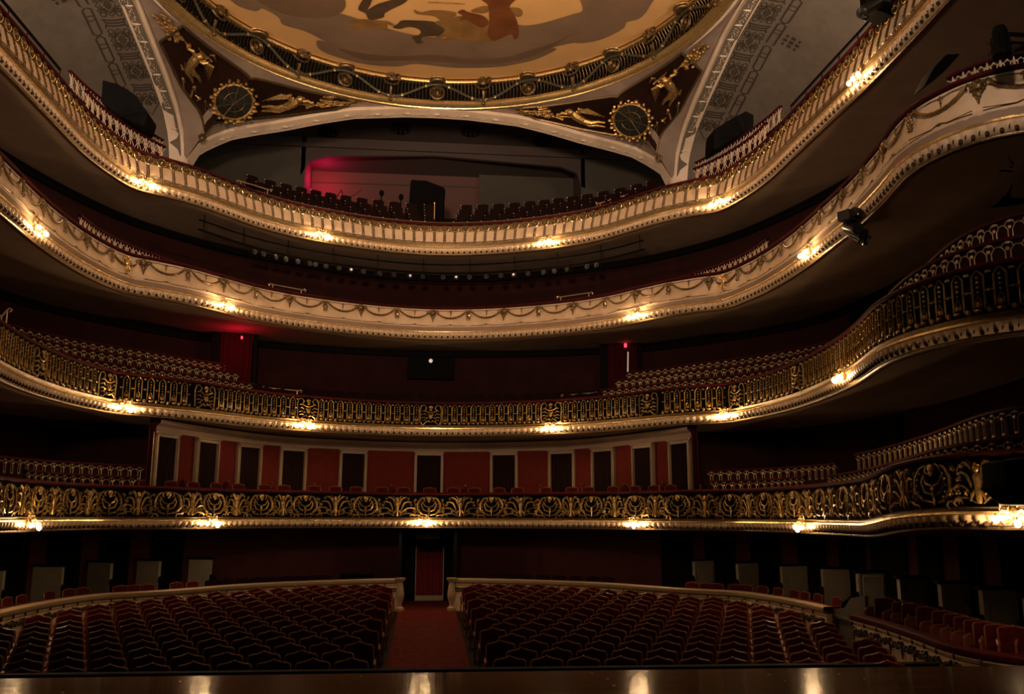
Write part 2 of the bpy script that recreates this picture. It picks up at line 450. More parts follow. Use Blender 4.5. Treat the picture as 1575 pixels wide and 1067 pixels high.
def bow():
    b = MB(); b.ball((0, -.10, 1.02), (.05, .035, .045), 6, 4)
    for s_ in (-1, 1):
        b.tube([(0, -.10, 1.02), (s_*.08, -.11, 1.06), (s_*.14, -.10, 1.03), (s_*.09, -.10, .99), (0, -.10, 1.0)], .018, 5)
        b.tube([(s_*.02, -.12, .99), (s_*.06, -.13, .88), (s_*.04, -.145, .78), (s_*.08, -.155, .70)], .014, 4)
    for x, z, r in ((-.05, .92, .045), (.03, .90, .04), (-.06, .84, .04), (.055, .83, .045), (-.03, .77, .035), (.02, .74, .03), (0, .96, .045), (-.05, .69, .02), (.03, .67, .018)): b.ball((x, -.145, z), (r, .03, r*1.1), 6, 4)
    return b
N3 = int(PL[3].S/SW)
sl = [(i+.5)*SW for i in range(-N3, N3)]
spread('garland_swag', swag(), 'bronze', BAL[3], 3, sl, 0, 0)
spread('upper_string', upper_string(), 'bronze', BAL[3], 3, sl, 0, 0)
spread('lower_string', lower_string(), 'bronze', BAL[3], 3, sl, 0, 0)
spread('rosette', rosette(), 'bronze', BAL[3], 3, [i*SW for i in range(-N3, N3+1) if i % 2 == 0], 0, 0)
spread('bow_pendant', bow(), 'bronze', BAL[3], 3, [i*SW for i in range(-N3, N3+1) if i % 2 == 1], 0, 0)
b = MB(); b.ball((.03, -.17, .83), (.045, .035, .055), 8, 6)
spread('gilded_fruit', b, 'goldrim', BAL[3], 3, [i*SW for i in (-5, -1, 1, 3, 5)], 0, 0, label='bright gilded fruit hanging in the bow')
# small cherub figures at the inner corners of the third front
def cherub():
    b = MB()
    b.ball((0, -.16, .98), (.055, .055, .06), 8, 6); b.ball((0, -.15, .83), (.075, .06, .11), 8, 6)
    b.tube([(-.05, -.16, .90), (-.13, -.18, .93), (-.17, -.18, 1.02)], [.032, .026, .018], 6)
    b.tube([(.05, -.16, .90), (.13, -.17, .84), (.17, -.18, .76)], [.032, .026, .018], 6)
    b.tube([(-.03, -.16, .75), (-.07, -.20, .64), (-.03, -.17, .54)], [.045, .038, .022], 6)
    b.tube([(.03, -.16, .75), (.06, -.19, .64), (.10, -.17, .56)], [.045, .038, .022], 6)
    for s_ in (-1, 1): b.tube([(s_*.03, -.11, .90), (s_*.12, -.09, .98), (s_*.17, -.08, .90)], [.03, .04, .012], 5, flat=.4)
    return b
spread('cherub', cherub(), 'goldrim', BAL[3], 3, [-11.3, 11.3], 0, 0, label='small cherub figure at the corner of the cream front')
# ---- second: openwork balusters
def second_baluster():
    b = MB(); w = .095
    b.tube([(-w, -.05, .44), (-w, -.04, 1.0), (-.03, -.04, 1.085), (0, -.045, 1.10), (.03, -.04, 1.085), (w, -.04, 1.0), (w, -.05, .44)], .017, 4)
    for z, r in ((.98, .026), (.90, .030), (.82, .026), (.74, .020)): b.ball((0, -.05, z), (r, .02, r), 5, 4)
    b.tube([(-.05, -.06, .50), (-.045, -.06, .58), (0, -.06, .69), (.045, -.06, .58), (.05, -.06, .50)], .011, 4)
    b.ball((0, -.065, .53), (.04, .025, .05), 6, 4)
    b.ball((0, -.10, .42), (.07, .04, .035), 6, 4)
    for s_ in (-1, 1):
        b.tube([(s_*w, -.05, .75), (s_*.14, -.05, .75), (s_*.17, -.05, .75)], .013, 4); b.ball((s_*.172, -.055, .75), (.022, .02, .026), 5, 4)
        b.ball((s_*.172, -.07, .42), (.045, .04, .055), 6, 4); b.ball((s_*.165, -.045, 1.05), (.04, .02, .03), 5, 4)
    return b
MOD = .345
gaps = [0., 4.45, -4.45, 8.4, -8.4, 11.6, -11.6, 15.2, -15.2]
sl2 = []
i = -int(PL[2].S/MOD)
while i*MOD+.17 < PL[2].S:
    s_ = (i+.5)*MOD
    if all(abs(s_-g) > .42 for g in gaps): sl2.append(s_)
    i += 1
spread('baluster', second_baluster(), 'goldpaint', BAL[2], 2, sl2, .02, 0)
def cart2():
    b = MB()
    for s_ in (-1, 1):
        b.tube([(s_*.36, -.05, .42), (s_*.38, -.05, .9), (s_*.33, -.05, 1.06), (s_*.22, -.06, 1.08), (s_*.15, -.07, .98), (s_*.2, -.07, .9)], .020, 5)
        for k, (x, z) in enumerate(((.30, .86), (.31, .74), (.32, .62), (.30, .52))):
            b.tube([(s_*x, -.06, z), (s_*(x-.09), -.10, z+.03), (s_*(x-.17), -.09, z-.04)], [.012, .024, .008], 5)
        b.tube([(s_*.02, -.08, .46), (s_*.10, -.11, .50), (s_*.2, -.12, .44), (s_*.27, -.10, .36), (s_*.34, -.10, .40)], .022, 5)
    pts = [(x, -.10, .80+.8*x*x*2.2) for x in (-.22, -.16, -.1, -.05, 0, .05, .1, .16, .22)]
    b.tube(pts, .022, 5)
    b.ball((0, -.10, 1.0), (.08, .04, .06), 8, 5); b.ball((0, -.12, .90), (.05, .03, .05), 6, 4)
    b.ball((0, -.11, .66), (.07, .045, .09), 8, 5)
    for k in range(6): b.ball((.13*cos(k*1.05), -.09, .62+.13*sin(k*1.05)), (.035, .025, .035), 5, 4)
    return b
spread('cartouche', cart2(), 'goldpaint', BAL[2], 2, [g for g in gaps], .02, 0)
# ---- lowest: scrollwork modules
def lyre(w=.42):
    b = MB()
    for s_ in (-1, 1):
        b.tube([(s_*.05, -.05, .42), (s_*w*.6, -.08, .46), (s_*w*.95, -.10, .62), (s_*w*.95, -.09, .82), (s_*w*.7, -.08, .98), (s_*w*.45, -.07, 1.03), (s_*w*.40, -.07, .95)], [.02, .03, .036, .034, .03, .024, .02], 6)
        b.tube([(s_*.04, -.06, .55), (s_*w*.45, -.09, .60), (s_*w*.62, -.09, .76), (s_*w*.50, -.08, .90)], [.016, .026, .026, .014], 5)
        for k in range(5):
            a = -.9+.42*k; b.ball((s_*(w*.80)*cos(a*.8), -.12, .72+.26*sin(a)), .022, 5, 4)
        b.tube([(s_*.05, -.07, 1.06), (s_*.14, -.08, 1.02), (s_*.18, -.08, .94), (s_*.12, -.08, .90)], .018, 5)
    b.ball((0, -.10, .98), (.085, .05, .075), 8, 5); b.ball((0, -.12, .90), (.05, .04, .05), 6, 4)
    b.tube([(-.2, -.09, .86), (-.15, -.10, .74), (0, -.10, .69), (.15, -.10, .74), (.2, -.09, .86)], .018, 5)
    b.ball((0, -.10, .64), (.045, .035, .05), 6, 4); b.tube([(0, -.09, .6), (0, -.09, .38)], [.03, .012], 5)
    return b
def acanthus(side, w):
    b = MB()
    for (x0, z0, x1, z1, x2, z2, r) in ((.0, .38, .25, .48, .42, .40, .030), (.02, .42, .20, .66, .40, .62, .030), (.04, .46, .13, .84, .30, .86, .028), (.28, .36, .46, .42, .56, .36, .022), (.0, .7, .05, .95, .18, 1.04, .024)):
        k = w/.6
        b.tube([(side*x0*k, -.05, z0), (side*x1*.6*k, -.09, (z0+z1)/2+.05), (side*x1*k, -.11, z1), (side*(x1+x2)/2*k, -.11, (z1+z2)/2+.03), (side*x2*k, -.10, z2), (side*(x2-.05)*k, -.09, z2-.06)], [r*.5, r, r*1.15, r, r*.8, r*.5], 5, flat=.6)
    for (x, z) in ((.30, .76), (.40, .95), (.16, .55), (.46, .54), (.22, .98)):
        k = w/.6
        for q in range(5): b.ball((side*x*k+.034*cos(q*1.256), -.10, z+.034*sin(q*1.256)), .016, 5, 3)
        b.ball((side*x*k, -.115, z), .018, 5, 4)
    return b
def herm():
    b = MB()
    b.lathe([(.035, .38), (.05, .42), (.045, .55), (.06, .72), (.075, .80), (.05, .86)], (0, -.07, 0), 8)
    b.ball((0, -.09, .93), (.058, .055, .072), 8, 6); b.ball((0, -.07, .99), (.07, .05, .04), 8, 4)
    for s_ in (-1, 1):
        b.tube([(s_*.05, -.07, .84), (s_*.10, -.08, .92), (s_*.10, -.07, 1.02), (s_*.16, -.07, 1.07)], .02, 5)
        b.tube([(s_*.04, -.08, .60), (s_*.10, -.09, .52), (s_*.14, -.09, .42)], [.02, .03, .012], 5)
    return b
P1 = PL[1]
cx = [P1.s_at(px, 0, .4) for px in (661, 758, 848, 913, 981.6, 1046)]
cs = [0.] + [c-0*cx[0] for c in cx[1:]]
pos = [c-cx[0]*0 for c in cs]
step = 1.72; last = pos[-1]
while last+step < P1.S: last += step; pos.append(last)
allc = sorted([-p for p in pos[1:]] + pos)
herms = [(allc[i]+allc[i+1])/2 for i in range(len(allc)-1)]
spread('cartouche', lyre(), 'goldpaint', BAL[1], 1, allc, .02, 0)
spread('herm_bust', herm(), 'goldpaint', BAL[1], 1, herms, .02, 0)
for side in (1, -1):
    gaps_ = []
    for h in herms:
        near = min(abs(h-c) for c in allc)
        gaps_.append(near > .98)
    spread('acanthus_scroll', acanthus(side, .56), 'goldpaint', BAL[1], 1, [h+side*.05 for h, g in zip(herms, gaps_) if not g], .01, 0, limit=200)
    spread('wide_acanthus_scroll', acanthus(side, .86), 'goldpaint', BAL[1], 1, [h+side*.07 for h, g in zip(herms, gaps_) if g], .01, 0, limit=200)
def flower():
    b = MB()
    for q in range(6): b.ball((.045*cos(q*1.05), -.10, .55+.045*sin(q*1.05)), .024, 5, 3)
    b.ball((0, -.12, .55), .022, 5, 4)
    b.tube([(0, -.08, .50), (.02, -.08, .44), (-.02, -.07, .38)], .012, 4); b.tube([(0, -.07, .6), (.03, -.08, .72), (-.02, -.07, .86), (.02, -.07, .98)], .013, 4)
    for z in (.68, .80, .92): b.ball((.03 if z == .8 else -.02, -.08, z), (.035, .02, .022), 5, 3)
    return b
spread('flower_spray', flower(), 'goldpaint', BAL[1], 1, [c+sg*.50 for c in allc for sg in (-1, 1) if abs(c+sg*.5) < P1.S-.2], .01, 0, limit=100)

# ------------------------------------------------------------------ sconces
ACT = {}
def sconce_proto():
    b = MB()
    for s_ in (-1, 1):
        b.tube([(0, 0, .02), (s_*.08, -.08, .12), (s_*.16, -.13, .14), (s_*.20, -.15, .06)], [.03, .028, .022, .016], 6)
        b.tube([(s_*.03, -.02, .10), (s_*.10, -.06, .24), (s_*.19, -.08, .22), (s_*.20, -.08, .14)], [.02, .028, .022, .01], 6)
        b.tube([(s_*.02, -.02, 0), (s_*.12, -.05, -.04), (s_*.20, -.08, .0)], [.02, .024, .01], 5)
    b.tube([(0, 0, .02), (0, -.10, .0), (0, -.17, -.03)], [.04, .03, .02], 6)
    b.ball((0, -.05, .10), (.07, .06, .09), 8, 6)
    for k in range(7): b.ball((.10*cos(k*.9), -.07, .12+.11*sin(k*.9)), (.03, .03, .03), 5, 4)
    return b
SCN = {'body': sconce_proto()}
bulbm = MB(); bulbm.ball((0, 0, 0), (.05, .05, .055), 10, 7)
capm = MB(); capm.lathe([(.018, .04), (.03, .05), (.028, .085), (.01, .095)], (0, 0, 0), 8)
nlamp = 0
def sconce(t, px, label):
    global nlamp
    P = PL[t]; s_ = P.s_at(px, .2, ZL[t]+.17) if not isinstance(px, tuple) else px[0]
    p = P.off(s_, .16, zz(t, s_)+.14)
    r = empty('wall_lamp', p, label, 'lamp', 'lamps along the balcony mouldings', P.rz(s_))
    SCN['body'].obj('bracket', 'goldrim', r) if nlamp == 0 else None
    if nlamp == 0:
        SCN['bro'] = bpy.data.objects[-1] if False else kids(r)[0]
        SCN['bulbo'] = None
    else:
        o = SCN['bro'].copy(); COL.objects.link(o); o.parent = r
    for (x, y, z) in ((-.22, -.18, .0), (.22, -.18, .0), (.10, -.24, -.06)):
        if SCN['bulbo'] is None:
            o = bulbm.obj('bulb', 'bulb', r); c = capm.obj('bulb_socket', 'goldrim', o); SCN['bulbo'] = o; SCN['capo'] = c
        else:
            o = SCN['bulbo'].copy(); COL.objects.link(o); o.parent = r
            c = SCN['capo'].copy(); COL.objects.link(c); c.parent = o
        o.location = (x, y, z)
    nlamp += 1
for t, L in {1: (45, 325, 652, 978, 1237, 1565), 2: (190, 470, 848, 1117, 1297), 3: (55, 345, 978, 1243), 4: (222, 493, 840, 1105, 1320)}.items():
    for i, px in enumerate(L):
        sconce(t, px, 'gilt three-bulb lamp on the %s balcony moulding, %s from the left' % (NAMES[t], ORD[i+1]))
M['bulb'].node_tree.nodes['Principled BSDF'].inputs['Emission Strength'].default_value = 370

# ------------------------------------------------------------------ walls behind the tiers
WP = {3: Plan([(0, 34.9), (2.5, 34.6), (5, 33.4), (7.2, 31.9), (8.9, 30.2), (10.3, 28), (11.4, 24.5), (11.9, 21), (11.9, 16), (12.2, 10)]),
      2: Plan([(0, 34.4), (2.5, 34.2), (5.5, 33.4), (8.4, 31.9), (10.6, 29.6), (12.2, 27), (12.6, 24), (12.5, 20), (12.4, 10)]),
      1: Plan([(0, 34.7), (2.9, 34.1), (5.2, 32.8), (6.6, 31.0), (7.6, 28.9), (8.2, 27.3)]),
      0: Plan([(0, 35.3), (3, 34.9), (6.5, 33.3), (9.2, 31.1), (10.6, 29.4), (11.9, 26.4), (12.2, 24), (12.1, 20), (11.9, 10)])}
def wall(pl, z0, z1, name, m, a=None, b_=None, thick=.15):
    b = MB(); S = pl.S
    pl.sweep(b, [(0, z0), (0, z1), (-thick, z1), (-thick, z0), (0, z0)], a if a is not None else -S, b_ if b_ is not None else S, .5)
    return struct(b.obj(name, m))
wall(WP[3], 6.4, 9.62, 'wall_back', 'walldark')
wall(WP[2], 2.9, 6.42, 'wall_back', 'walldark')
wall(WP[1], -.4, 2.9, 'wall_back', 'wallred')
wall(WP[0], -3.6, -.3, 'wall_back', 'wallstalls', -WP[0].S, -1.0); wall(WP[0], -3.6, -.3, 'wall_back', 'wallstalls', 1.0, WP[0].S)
# side walls of the lowest tier beyond the door wall
for s_, nm in ((-1, 'wall_left'), (1, 'wall_right')):
    b = MB(); pts = [(8.12, 27.15), (8.7, 29.6), (11.4, 28.6), (12.6, 25.5), (12.7, 20), (12.4, 10)]
    b.grid([[(s_*x, y, -.4) for x, y in pts], [(s_*x, y, 2.95) for x, y in pts]])
    b.grid([[(s_*(x+.12), y, -.4) for x, y in pts], [(s_*(x+.12), y, 2.95) for x, y in pts]])
    struct(b.obj(nm, 'walldark', smooth=False))
# cornice over the door wall
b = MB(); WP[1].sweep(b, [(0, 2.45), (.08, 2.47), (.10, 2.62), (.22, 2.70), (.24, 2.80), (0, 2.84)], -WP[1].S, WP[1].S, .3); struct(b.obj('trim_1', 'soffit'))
# dark bands at top of the walls (painted-in cornice shadow gap)
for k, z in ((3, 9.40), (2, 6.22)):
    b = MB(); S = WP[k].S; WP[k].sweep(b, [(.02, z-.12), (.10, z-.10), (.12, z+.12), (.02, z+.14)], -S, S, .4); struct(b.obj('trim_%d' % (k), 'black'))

# ---- doors on the lowest tier
doors = [(235, 272), (297, 337), (362, 403), (430, 471), (522, 564), (638, 682), (755, 797), (845, 885), (909, 949), (971, 1011), (1029, 1072)]
W1 = WP[1]
for i, (a, c) in enumerate(doors):
    sa = W1.s_at(a, .05, 1.5); sc_ = W1.s_at(c, .05, 1.5); s0 = (sa+sc_)/2; w = min(1.15, max(.95, sc_-sa))
    p = W1.off(s0, 0.02, 0); rz = W1.rz(s0)
    d = bpy.data.objects.new('door_%d' % (i+1), None); COL.objects.link(d); d.location = (p.x, p.y, .1); d.rotation_euler.z = rz; struct(d)
    d['label'] = 'tall doorway with cream frame and dark curtain, %s from the left' % ORD[i+1]
    jb = MB(); jw = .10
    for s_ in (-1, 1):
        jb.box((s_*(w/2-jw/2), -.05, 1.17), (jw, .12, 2.34)); jb.box((s_*(w/2-jw/2-.02), -.12, 1.17), (.04, .03, 2.34))
    jb.box((0, -.05, 2.34-.06), (w, .12, .13)); jb.box((0, -.13, 2.335), (w+.06, .05, .04))
    jb.obj('door_frame', 'jamb', d, smooth=False)
    cb = MB(); rows = []
    for k in range(25):
        x = -w/2+jw+(w-2*jw)*k/24; y = -.045 + .022*sin(k*1.6)
        rows.append([(x, y, 0), (x, y, 2.24)])
    cb.grid(rows); cb.obj('door_curtain', 'curtb', d)

# ---- box partitions with volute finials at the lowest tier
for i, px in enumerate((281, 348, 416, 482.5, 602, 717, 834, 898.5, 962, 1023.5)):
    P = PL[1]; s_ = P.s_at(px, -.9, .8); p = P.off(s_, -.75, 0); n = P.fr(s_)[2]
    r = empty('box_partition', (p.x, p.y, -.1), 'low dark box partition with volute tip, %s from the left' % ORD[i+1], 'partition', 'box partitions behind the lowest balcony', P.rz(s_))
    b = MB(); b.prism([(-.15, 0), (-.15, .95), (-.02, 1.02), (.1, 1.18), (.35, 1.05), (.8, 1.0), (1.6, 1.0), (1.6, 0)], lambda x, y, d: (d-.04, x, y), .08)
    b.obj('panel', 'velvet', r, smooth=False)
    b = MB(); b.ball((0, .05, 1.20), (.03, .04, .05), 8, 6); b.obj('finial', 'bronze', r)
    b = MB(); b.ball((0, .08, 1.02), (.14, .12, .09), 8, 5); b.obj('volute', 'velvet', r)

# ------------------------------------------------------------------ chairs (generic kinds)
def chair_back(w, z0, z1, crest, y=0, th=.06):
    return [(-w/2, z0), (-w/2, z1-.045), (-w/2+.015, z1-.012), (-w/2+.05, z1), (-w*.22, z1+crest*.30), (-.07, z1+crest*.65), (0, z1+crest), (.07, z1+crest*.65), (w*.22, z1+crest*.30), (w/2-.05, z1), (w/2-.015, z1-.012), (w/2, z1-.045), (w/2, z0)]
def seat_parts(root, w=.56, h=.93, crest=.055, upm='seatred', frm='seatwood'):
    out = []
    pl = chair_back(w, .42, h, crest)
    b = MB(); b.prism([(x*.93, z-.012) for x, z in pl], lambda x, z, d: (x, .02+d+.10*(z-.42), z), .05); out.append((b.obj('backrest', upm, root, smooth=False), []))
    b = MB(); b.tube([(x, .035+.10*(z-.42), z) for x, z in pl], .014, 5)
    b.ball((0, .03+.10*(h-.42), h+crest), (.035, .02, .022), 6, 4); out.append((b.obj('back_frame', frm, root), []))
    b = MB(); b.box((0, -.22, .42), (w-.08, .46, .09)); b.box((0, -.22, .475), (w-.14, .40, .03)); out.append((b.obj('seat_cushion', upm, root, smooth=False), []))
    arm = None
    for s_ in (-1, 1):
        if arm is None:
            b = MB(); b.tube([(0, .04, .66), (0, -.16, .67), (0, -.34, .65), (0, -.40, .60)], [.022, .026, .03, .02], 6); b.box((0, -.20, .33), (.04, .40, .62)); arm = b.obj('armrest', frm if frm == 'seatwood' else upm, root)
            o = arm
        else:
            o = arm.copy(); COL.objects.link(o); o.parent = root
        o.location = (s_*(w/2+.025), 0, 0); out.append((o, []))
    b = MB(); b.box((0, -.15, .19), (.08, .34, .38)); b.box((0, -.15, .015), (w-.1, .4, .03)); out.append((b.obj('pedestal', 'black', root, smooth=False), []))
    return out
# ------------------------------------------------------------------ stalls seating
hR = [PL[0].P(i*.2) for i in range(0, int(PL[0].S/.2))]
def xlim(y):
    for i in range(len(hR)-1):
        a, b = hR[i], hR[i+1]
        if a[1] >= y > b[1]:
            return a[0]+(b[0]-a[0])*(a[1]-y)/(a[1]-b[1])
    return 0 if y > 32 else 8.9
topZ = {1: -2.43, 2: -2.42, 3: -2.41, 4: -2.40, 5: -2.39, 6: -2.38, 7: -2.37, 8: -2.36, 9: -2.31, 10: -2.28, 11: -2.26, 12: -2.24, 13: -2.225, 14: -2.215, 15: -2.205, 16: -2.20}
RC = 31.; seats = []
H = .985
for k in range(1, 17):
    Yk = 16.4 + .95*(k-1); z = topZ[k]-H
    x0 = 1.38 if k % 2 else 1.70
    for side in (-1, 1):
        j = 0
        while True:
            x = x0 + .655*j
            th = x/RC; X = RC*sin(th); Y = Yk - RC*(1-cos(th))
            if X > 12: break
            if X+.30 < xlim(Y+.25)-.08 and X+.3 < xlim(Y-.3)-.0:
                if xlim(Y) > 0: seats.append((k, side, j+1, side*X, Y, z, -side*th))
            j += 1
def proj(p):
    d = Vector(p) - Vector((CX, 0, 0)); dep = d.dot(fwd); return 787.5+F*d.dot(ix)/dep, 533.5-F*d.dot(iy)/dep
seats = [s_ for s_ in seats if proj((s_[3], s_[4], s_[5]+.9))[0] > -25]
seats.sort(key=lambda q: q[4])
BN = {-1: 'left', 1: 'right'}
def seat_label(s_): return 'red velvet seat, %s from the aisle in the %s row, %s block' % (ORD[s_[2]], ORD[s_[0]], BN[s_[1]])
s0 = seats[0]
r0 = empty('theatre_seat', (s0[3], s0[4], s0[5]), seat_label(s0), 'seat', 'stalls seats', s0[6])
tree0 = seat_parts(r0)
for s_ in seats[1:300]:
    dup(r0, tree0, (s_[3], s_[4], s_[5]), s_[6], seat_label(s_))
rest = seats[300:]
if rest:
    root = empty('theatre_seat_rows', (0, 30, -3.2), 'remaining red velvet seats in the rearmost stalls rows below the cream parapet', 'seats', 'stalls seats'); root['kind'] = 'stuff'
    for nm, m_ in (('backrest', 'seatred'), ('back_frame', 'seatwood'), ('seat_cushion', 'seatred'), ('armrest', 'seatwood')):
        b = MB()
        for s_ in rest:
            ca, sa = cos(s_[6]), sin(s_[6])
            for (o, _) in tree0:
                if o.name.split('.')[0] == nm:
                    ox = o.location.x
                    b.add([(s_[3]+(v.co.x+ox)*ca-v.co.y*sa, s_[4]-30+(v.co.x+ox)*sa+v.co.y*ca, s_[5]+3.2+v.co.z) for v in o.data.vertices], [tuple(p.vertices) for p in o.data.polygons])
        o = b.obj(nm, m_, root, smooth=False); o['kind'] = 'stuff'
print('SEATS', len(seats))

# ------------------------------------------------------------------ floors, aisle, pit
def fz(y): return -3.415 + (y-16.4)*(.23/14.3) if y > 16.4 else -3.415
b = MB(); rows = []
for y in (10, 16.4, 20, 25, 30.7, 33.5, 38):
    z = fz(min(y, 31))-.01; rows.append([(-14, y, z), (14, y, z)])
b.grid(rows)
struct(b.obj('floor', 'floor', smooth=False))
b = MB(); rows = []
for y in (15.75, 20, 25, 30, 33, 35.6):
    w = .92 + (y-16)*.004; z = fz(min(y, 31)); rows.append([(-w, y, z-.005), (-w, y, z+.012), (w, y, z+.012), (w, y, z-.005)])
b.grid(rows); tag(b.obj('aisle_carpet', 'carpet', smooth=False), 'dark red carpet strip along the central aisle to the curtained door', 'carpet')
b = MB(); b.box((0, 15.55, -3.0), (20, .12, 1.0)); b.box((0, 15.55, -2.5), (20, .2, .05)); tag(b.obj('orchestra_pit_rail', 'black', smooth=False), 'black orchestra pit rail in front of the first stalls row', 'rail')
# stage: raked boards rising towards the camera
def stz(y): return -1.35 + .096*(8.25-y)
b = MB(); rows = []
for i in range(25):
    x = -12+i; e = 8.35 - .0045*x*x
    rows.append([(x, -3.5, stz(-3.5)), (x, e, stz(e)), (x, e+.02, stz(e)-.25), (x, e-.3, stz(e)-.3), (x, e-.4, -4.4), (x, -3.5, -4.4)])
b.grid(rows); struct(b.obj('floor_stage', 'stage', smooth=False))
b = MB(); b.box((0, 11.9, -4.45), (26, 8.2, .1)); struct(b.obj('floor_pit', 'black', smooth=False))
# scattered bits of paper confetti on the stage
for i, (px, py) in enumerate(((677-400, 1048), (1184, 1037), (1291, 1036), (1208, 1047), (1218, 1047), (1330, 1044), (935, 1044), (945, 1054), (910, 1035), (555, 1040), (402, 1049), (410, 1049), (96, 1065), (1182, 1038), (1256, 1058))):
    r = ray(px, py); k = None
    # intersect raked plane z = -1.35+.096*(8.25-y)
    k = (-1.35+.096*8.25)/(r.z+.096*r.y)
    p = r*k; b = MB(); a = random.random()*3
    b.prism([(.014*cos(a+q*1.5)*(.6+random.random()*.6), .014*sin(a+q*1.5)*(.6+random.random()*.6)) for q in range(4)], lambda x, y, d: (x, y, d-.096*y), .003)
    o = b.obj('paper_scrap', 'brass' if False else 'cream', smooth=False, loc=(p.x+CX, p.y, p.z+.001))
    tag(o, 'tiny pale paper scrap on the wooden stage floor', 'scrap', 'paper scraps on the stage')

# ------------------------------------------------------------------ stalls parapet
P0 = PL[0]
def parapet(a, c, label, velvet):
    mid = P0.off((a+c)/2, 0, -3.4)
    root = empty('stalls_parapet', mid, label, 'parapet')
    def put(mb, nm, m_): mb.v = [(x-mid.x, y-mid.y, z-mid.z) for x, y, z in mb.v]; return mb.obj(nm, m_, root)
    b = MB(); P0.sweep(b, [(0, -3.45), (0, -2.28), (-.14, -2.28), (-.14, -3.45)], a, c, .3)
    for e in (a, c):
        b.grid([[P0.off(e, 0, -3.45), P0.off(e, 0, -2.28)], [P0.off(e, -.14, -3.45), P0.off(e, -.14, -2.28)]])
    put(b, 'wall_panel', 'cream')
    b = MB(); P0.sweep(b, [(0, -2.28), (.05, -2.25), (.07, -2.20), (.07, -2.13), (.04, -2.10), (-.16, -2.10), (-.18, -2.16), (-.18, -2.26)], a, c, .3); put(b, 'coping', 'velvet' if velvet else 'jamb')
    if velvet:
        b = MB(); P0.sweep(b, [(.0, -2.30), (.05, -2.27), (.06, -2.20), (.07, -2.20)], a, c, .3); put(b, 'cornice', 'cream')
    b = MB(); P0.sweep(b, [(.005, -2.335), (.02, -2.325), (.005, -2.315)], a, c, .3); put(b, 'groove', 'bronze')
    # leafy vine garland
    v = MB(); v2 = None; random.seed(3)
    x = a+.1; k = 0
    while x < c-.1:
        ph = (x-a)/.62; u = ph % 1
        z = -2.43 - .05*sin(u*PI)
        for q in range(3):
            p = P0.off(x+random.uniform(-.03, .03), .03, z+random.uniform(-.06, .06)); v.ball(p, (random.uniform(.03, .055), .03, random.uniform(.02, .04)), 5, 3)
        if k % 10 == 0:
            for zz_ in (-2.40, -2.47, -2.54, -2.60, -2.66): v.ball(P0.off(x, .03, zz_), (.05*(1+(zz_+2.4)*2.2), .02, .04), 5, 4)
            v.ball(P0.off(x, .05, -2.27), (.03, .02, .07), 5, 4)
        x += .062; k += 1
    v.tube([P0.off(t_, .02, -2.44) for t_ in P0.span(a+.1, c-.1, .3)], .012, 4); put(v, 'leaf_garland', 'darkleaf')
    return root
SA = P0.s_at(616, 0, -2.2); SB = P0.s_at(697, 0, -2.2); SCc = P0.s_at(1272, 0, -2.2); SD = P0.s_at(1313, 0, -2.2)
parapet(P0.s_at(-40, 0, -2.2), SA, 'cream stalls parapet with leaf garland, left of the central aisle', False)
parapet(SB, SCc, 'cream stalls parapet with leaf garland, right of the central aisle', False)
parapet(SD, 26.8, 'cream parapet with red velvet coping and leaf garland, far right of stalls', True)
# baluster post at the aisle ends of the parapet
for s_, sd in ((SA, 'left'), (SB, 'right')):
    p = P0.off(s_, .0, fz(31)); b = MB()
    b.lathe([(.16, 0), (.16, .1), (.09, .14), (.07, .22), (.13, .40), (.15, .55), (.12, .75), (.10, .95), (.17, 1.02), (.19, 1.1)], (0, 0, 0), 14)
    o = b.obj('newel_post', 'jamb', None, loc=(p.x+(.02 if sd == 'left' else -.02), p.y-.05, p.z)); tag(o, 'cream bulbous newel post on the %s side of the aisle entrance' % sd, 'post')
# dark stair entrance between the two right-hand parapets
p = P0.off((SCc+SD)/2, -.25, fz(22)); b = MB(); rzz = P0.rz((SCc+SD)/2)
b.prism([(-.9, 0), (-.9, 1.15), (-.3, 1.25), (.1, 1.5), (.9, 1.62), (.9, 0)], lambda x, z, d: (x, d, z), .08)
b.box((0, -.02, 1.0), (1.8, .05, .06)); b.box((0, -.02, .1), (1.8, .05, .12))
tag(b.obj('side_gate', mat('dark_grey_panel', (.05, .046, .04), .8, spec=.1), smooth=False, loc=p, rz=rzz), 'dark grey panelled gate between the two cream parapets at right', 'gate')

# ---- box partitions at stalls level
def frisa(pt, side, lab):
    n = (side*.93, .36) if pt[1] > 27.5 else (side*1., .08)
    rz = math.atan2(n[1], n[0])
    r = empty('stalls_box_partition', (pt[0], pt[1], -3.25), lab, 'partition', 'box partitions around the stalls', rz)
    b = MB(); b.box((.40, 0, .91), (.80, .09, 1.82)); b.box((.40, -.055, .95), (.52, .02, 1.2)); b.box((0.0, 0, .91), (.06, .13, 1.82))
    for x in (.12, .68): b.box((x, -.058, .95), (.025, .02, 1.5))
    b.box((.4, -.058, 1.70), (.56, .02, .025))
    b.obj('panel', 'grey', r, smooth=False)
    b = MB(); b.box((.38, 0, 1.86), (.98, .16, .07)); b.obj('capping', 'black', r, smooth=False)
    b = MB(); b.prism([(0, .2), (0, 1.35), (-.15, 1.3), (-.35, 1.15), (-.6, 1.0), (-.95, .95), (-.95, .2)], lambda x, z, d: (x, d-.03, z), .06); b.obj('sloping_arm', 'black', r, smooth=False)
    b = MB(); b.ball((-.07, 0, 1.22), (.12, .07, .12), 10, 6); b.obj('volute', 'black', r)
for i, pt in enumerate([(-11.1, 25.2), (-10.3, 27), (-9.7, 29.2), (-8.6, 30.4), (-7.2, 31.3)]):
    frisa(pt, -1, 'tall grey box partition beside the left stalls parapet, %s from the left' % ORD[i+1])
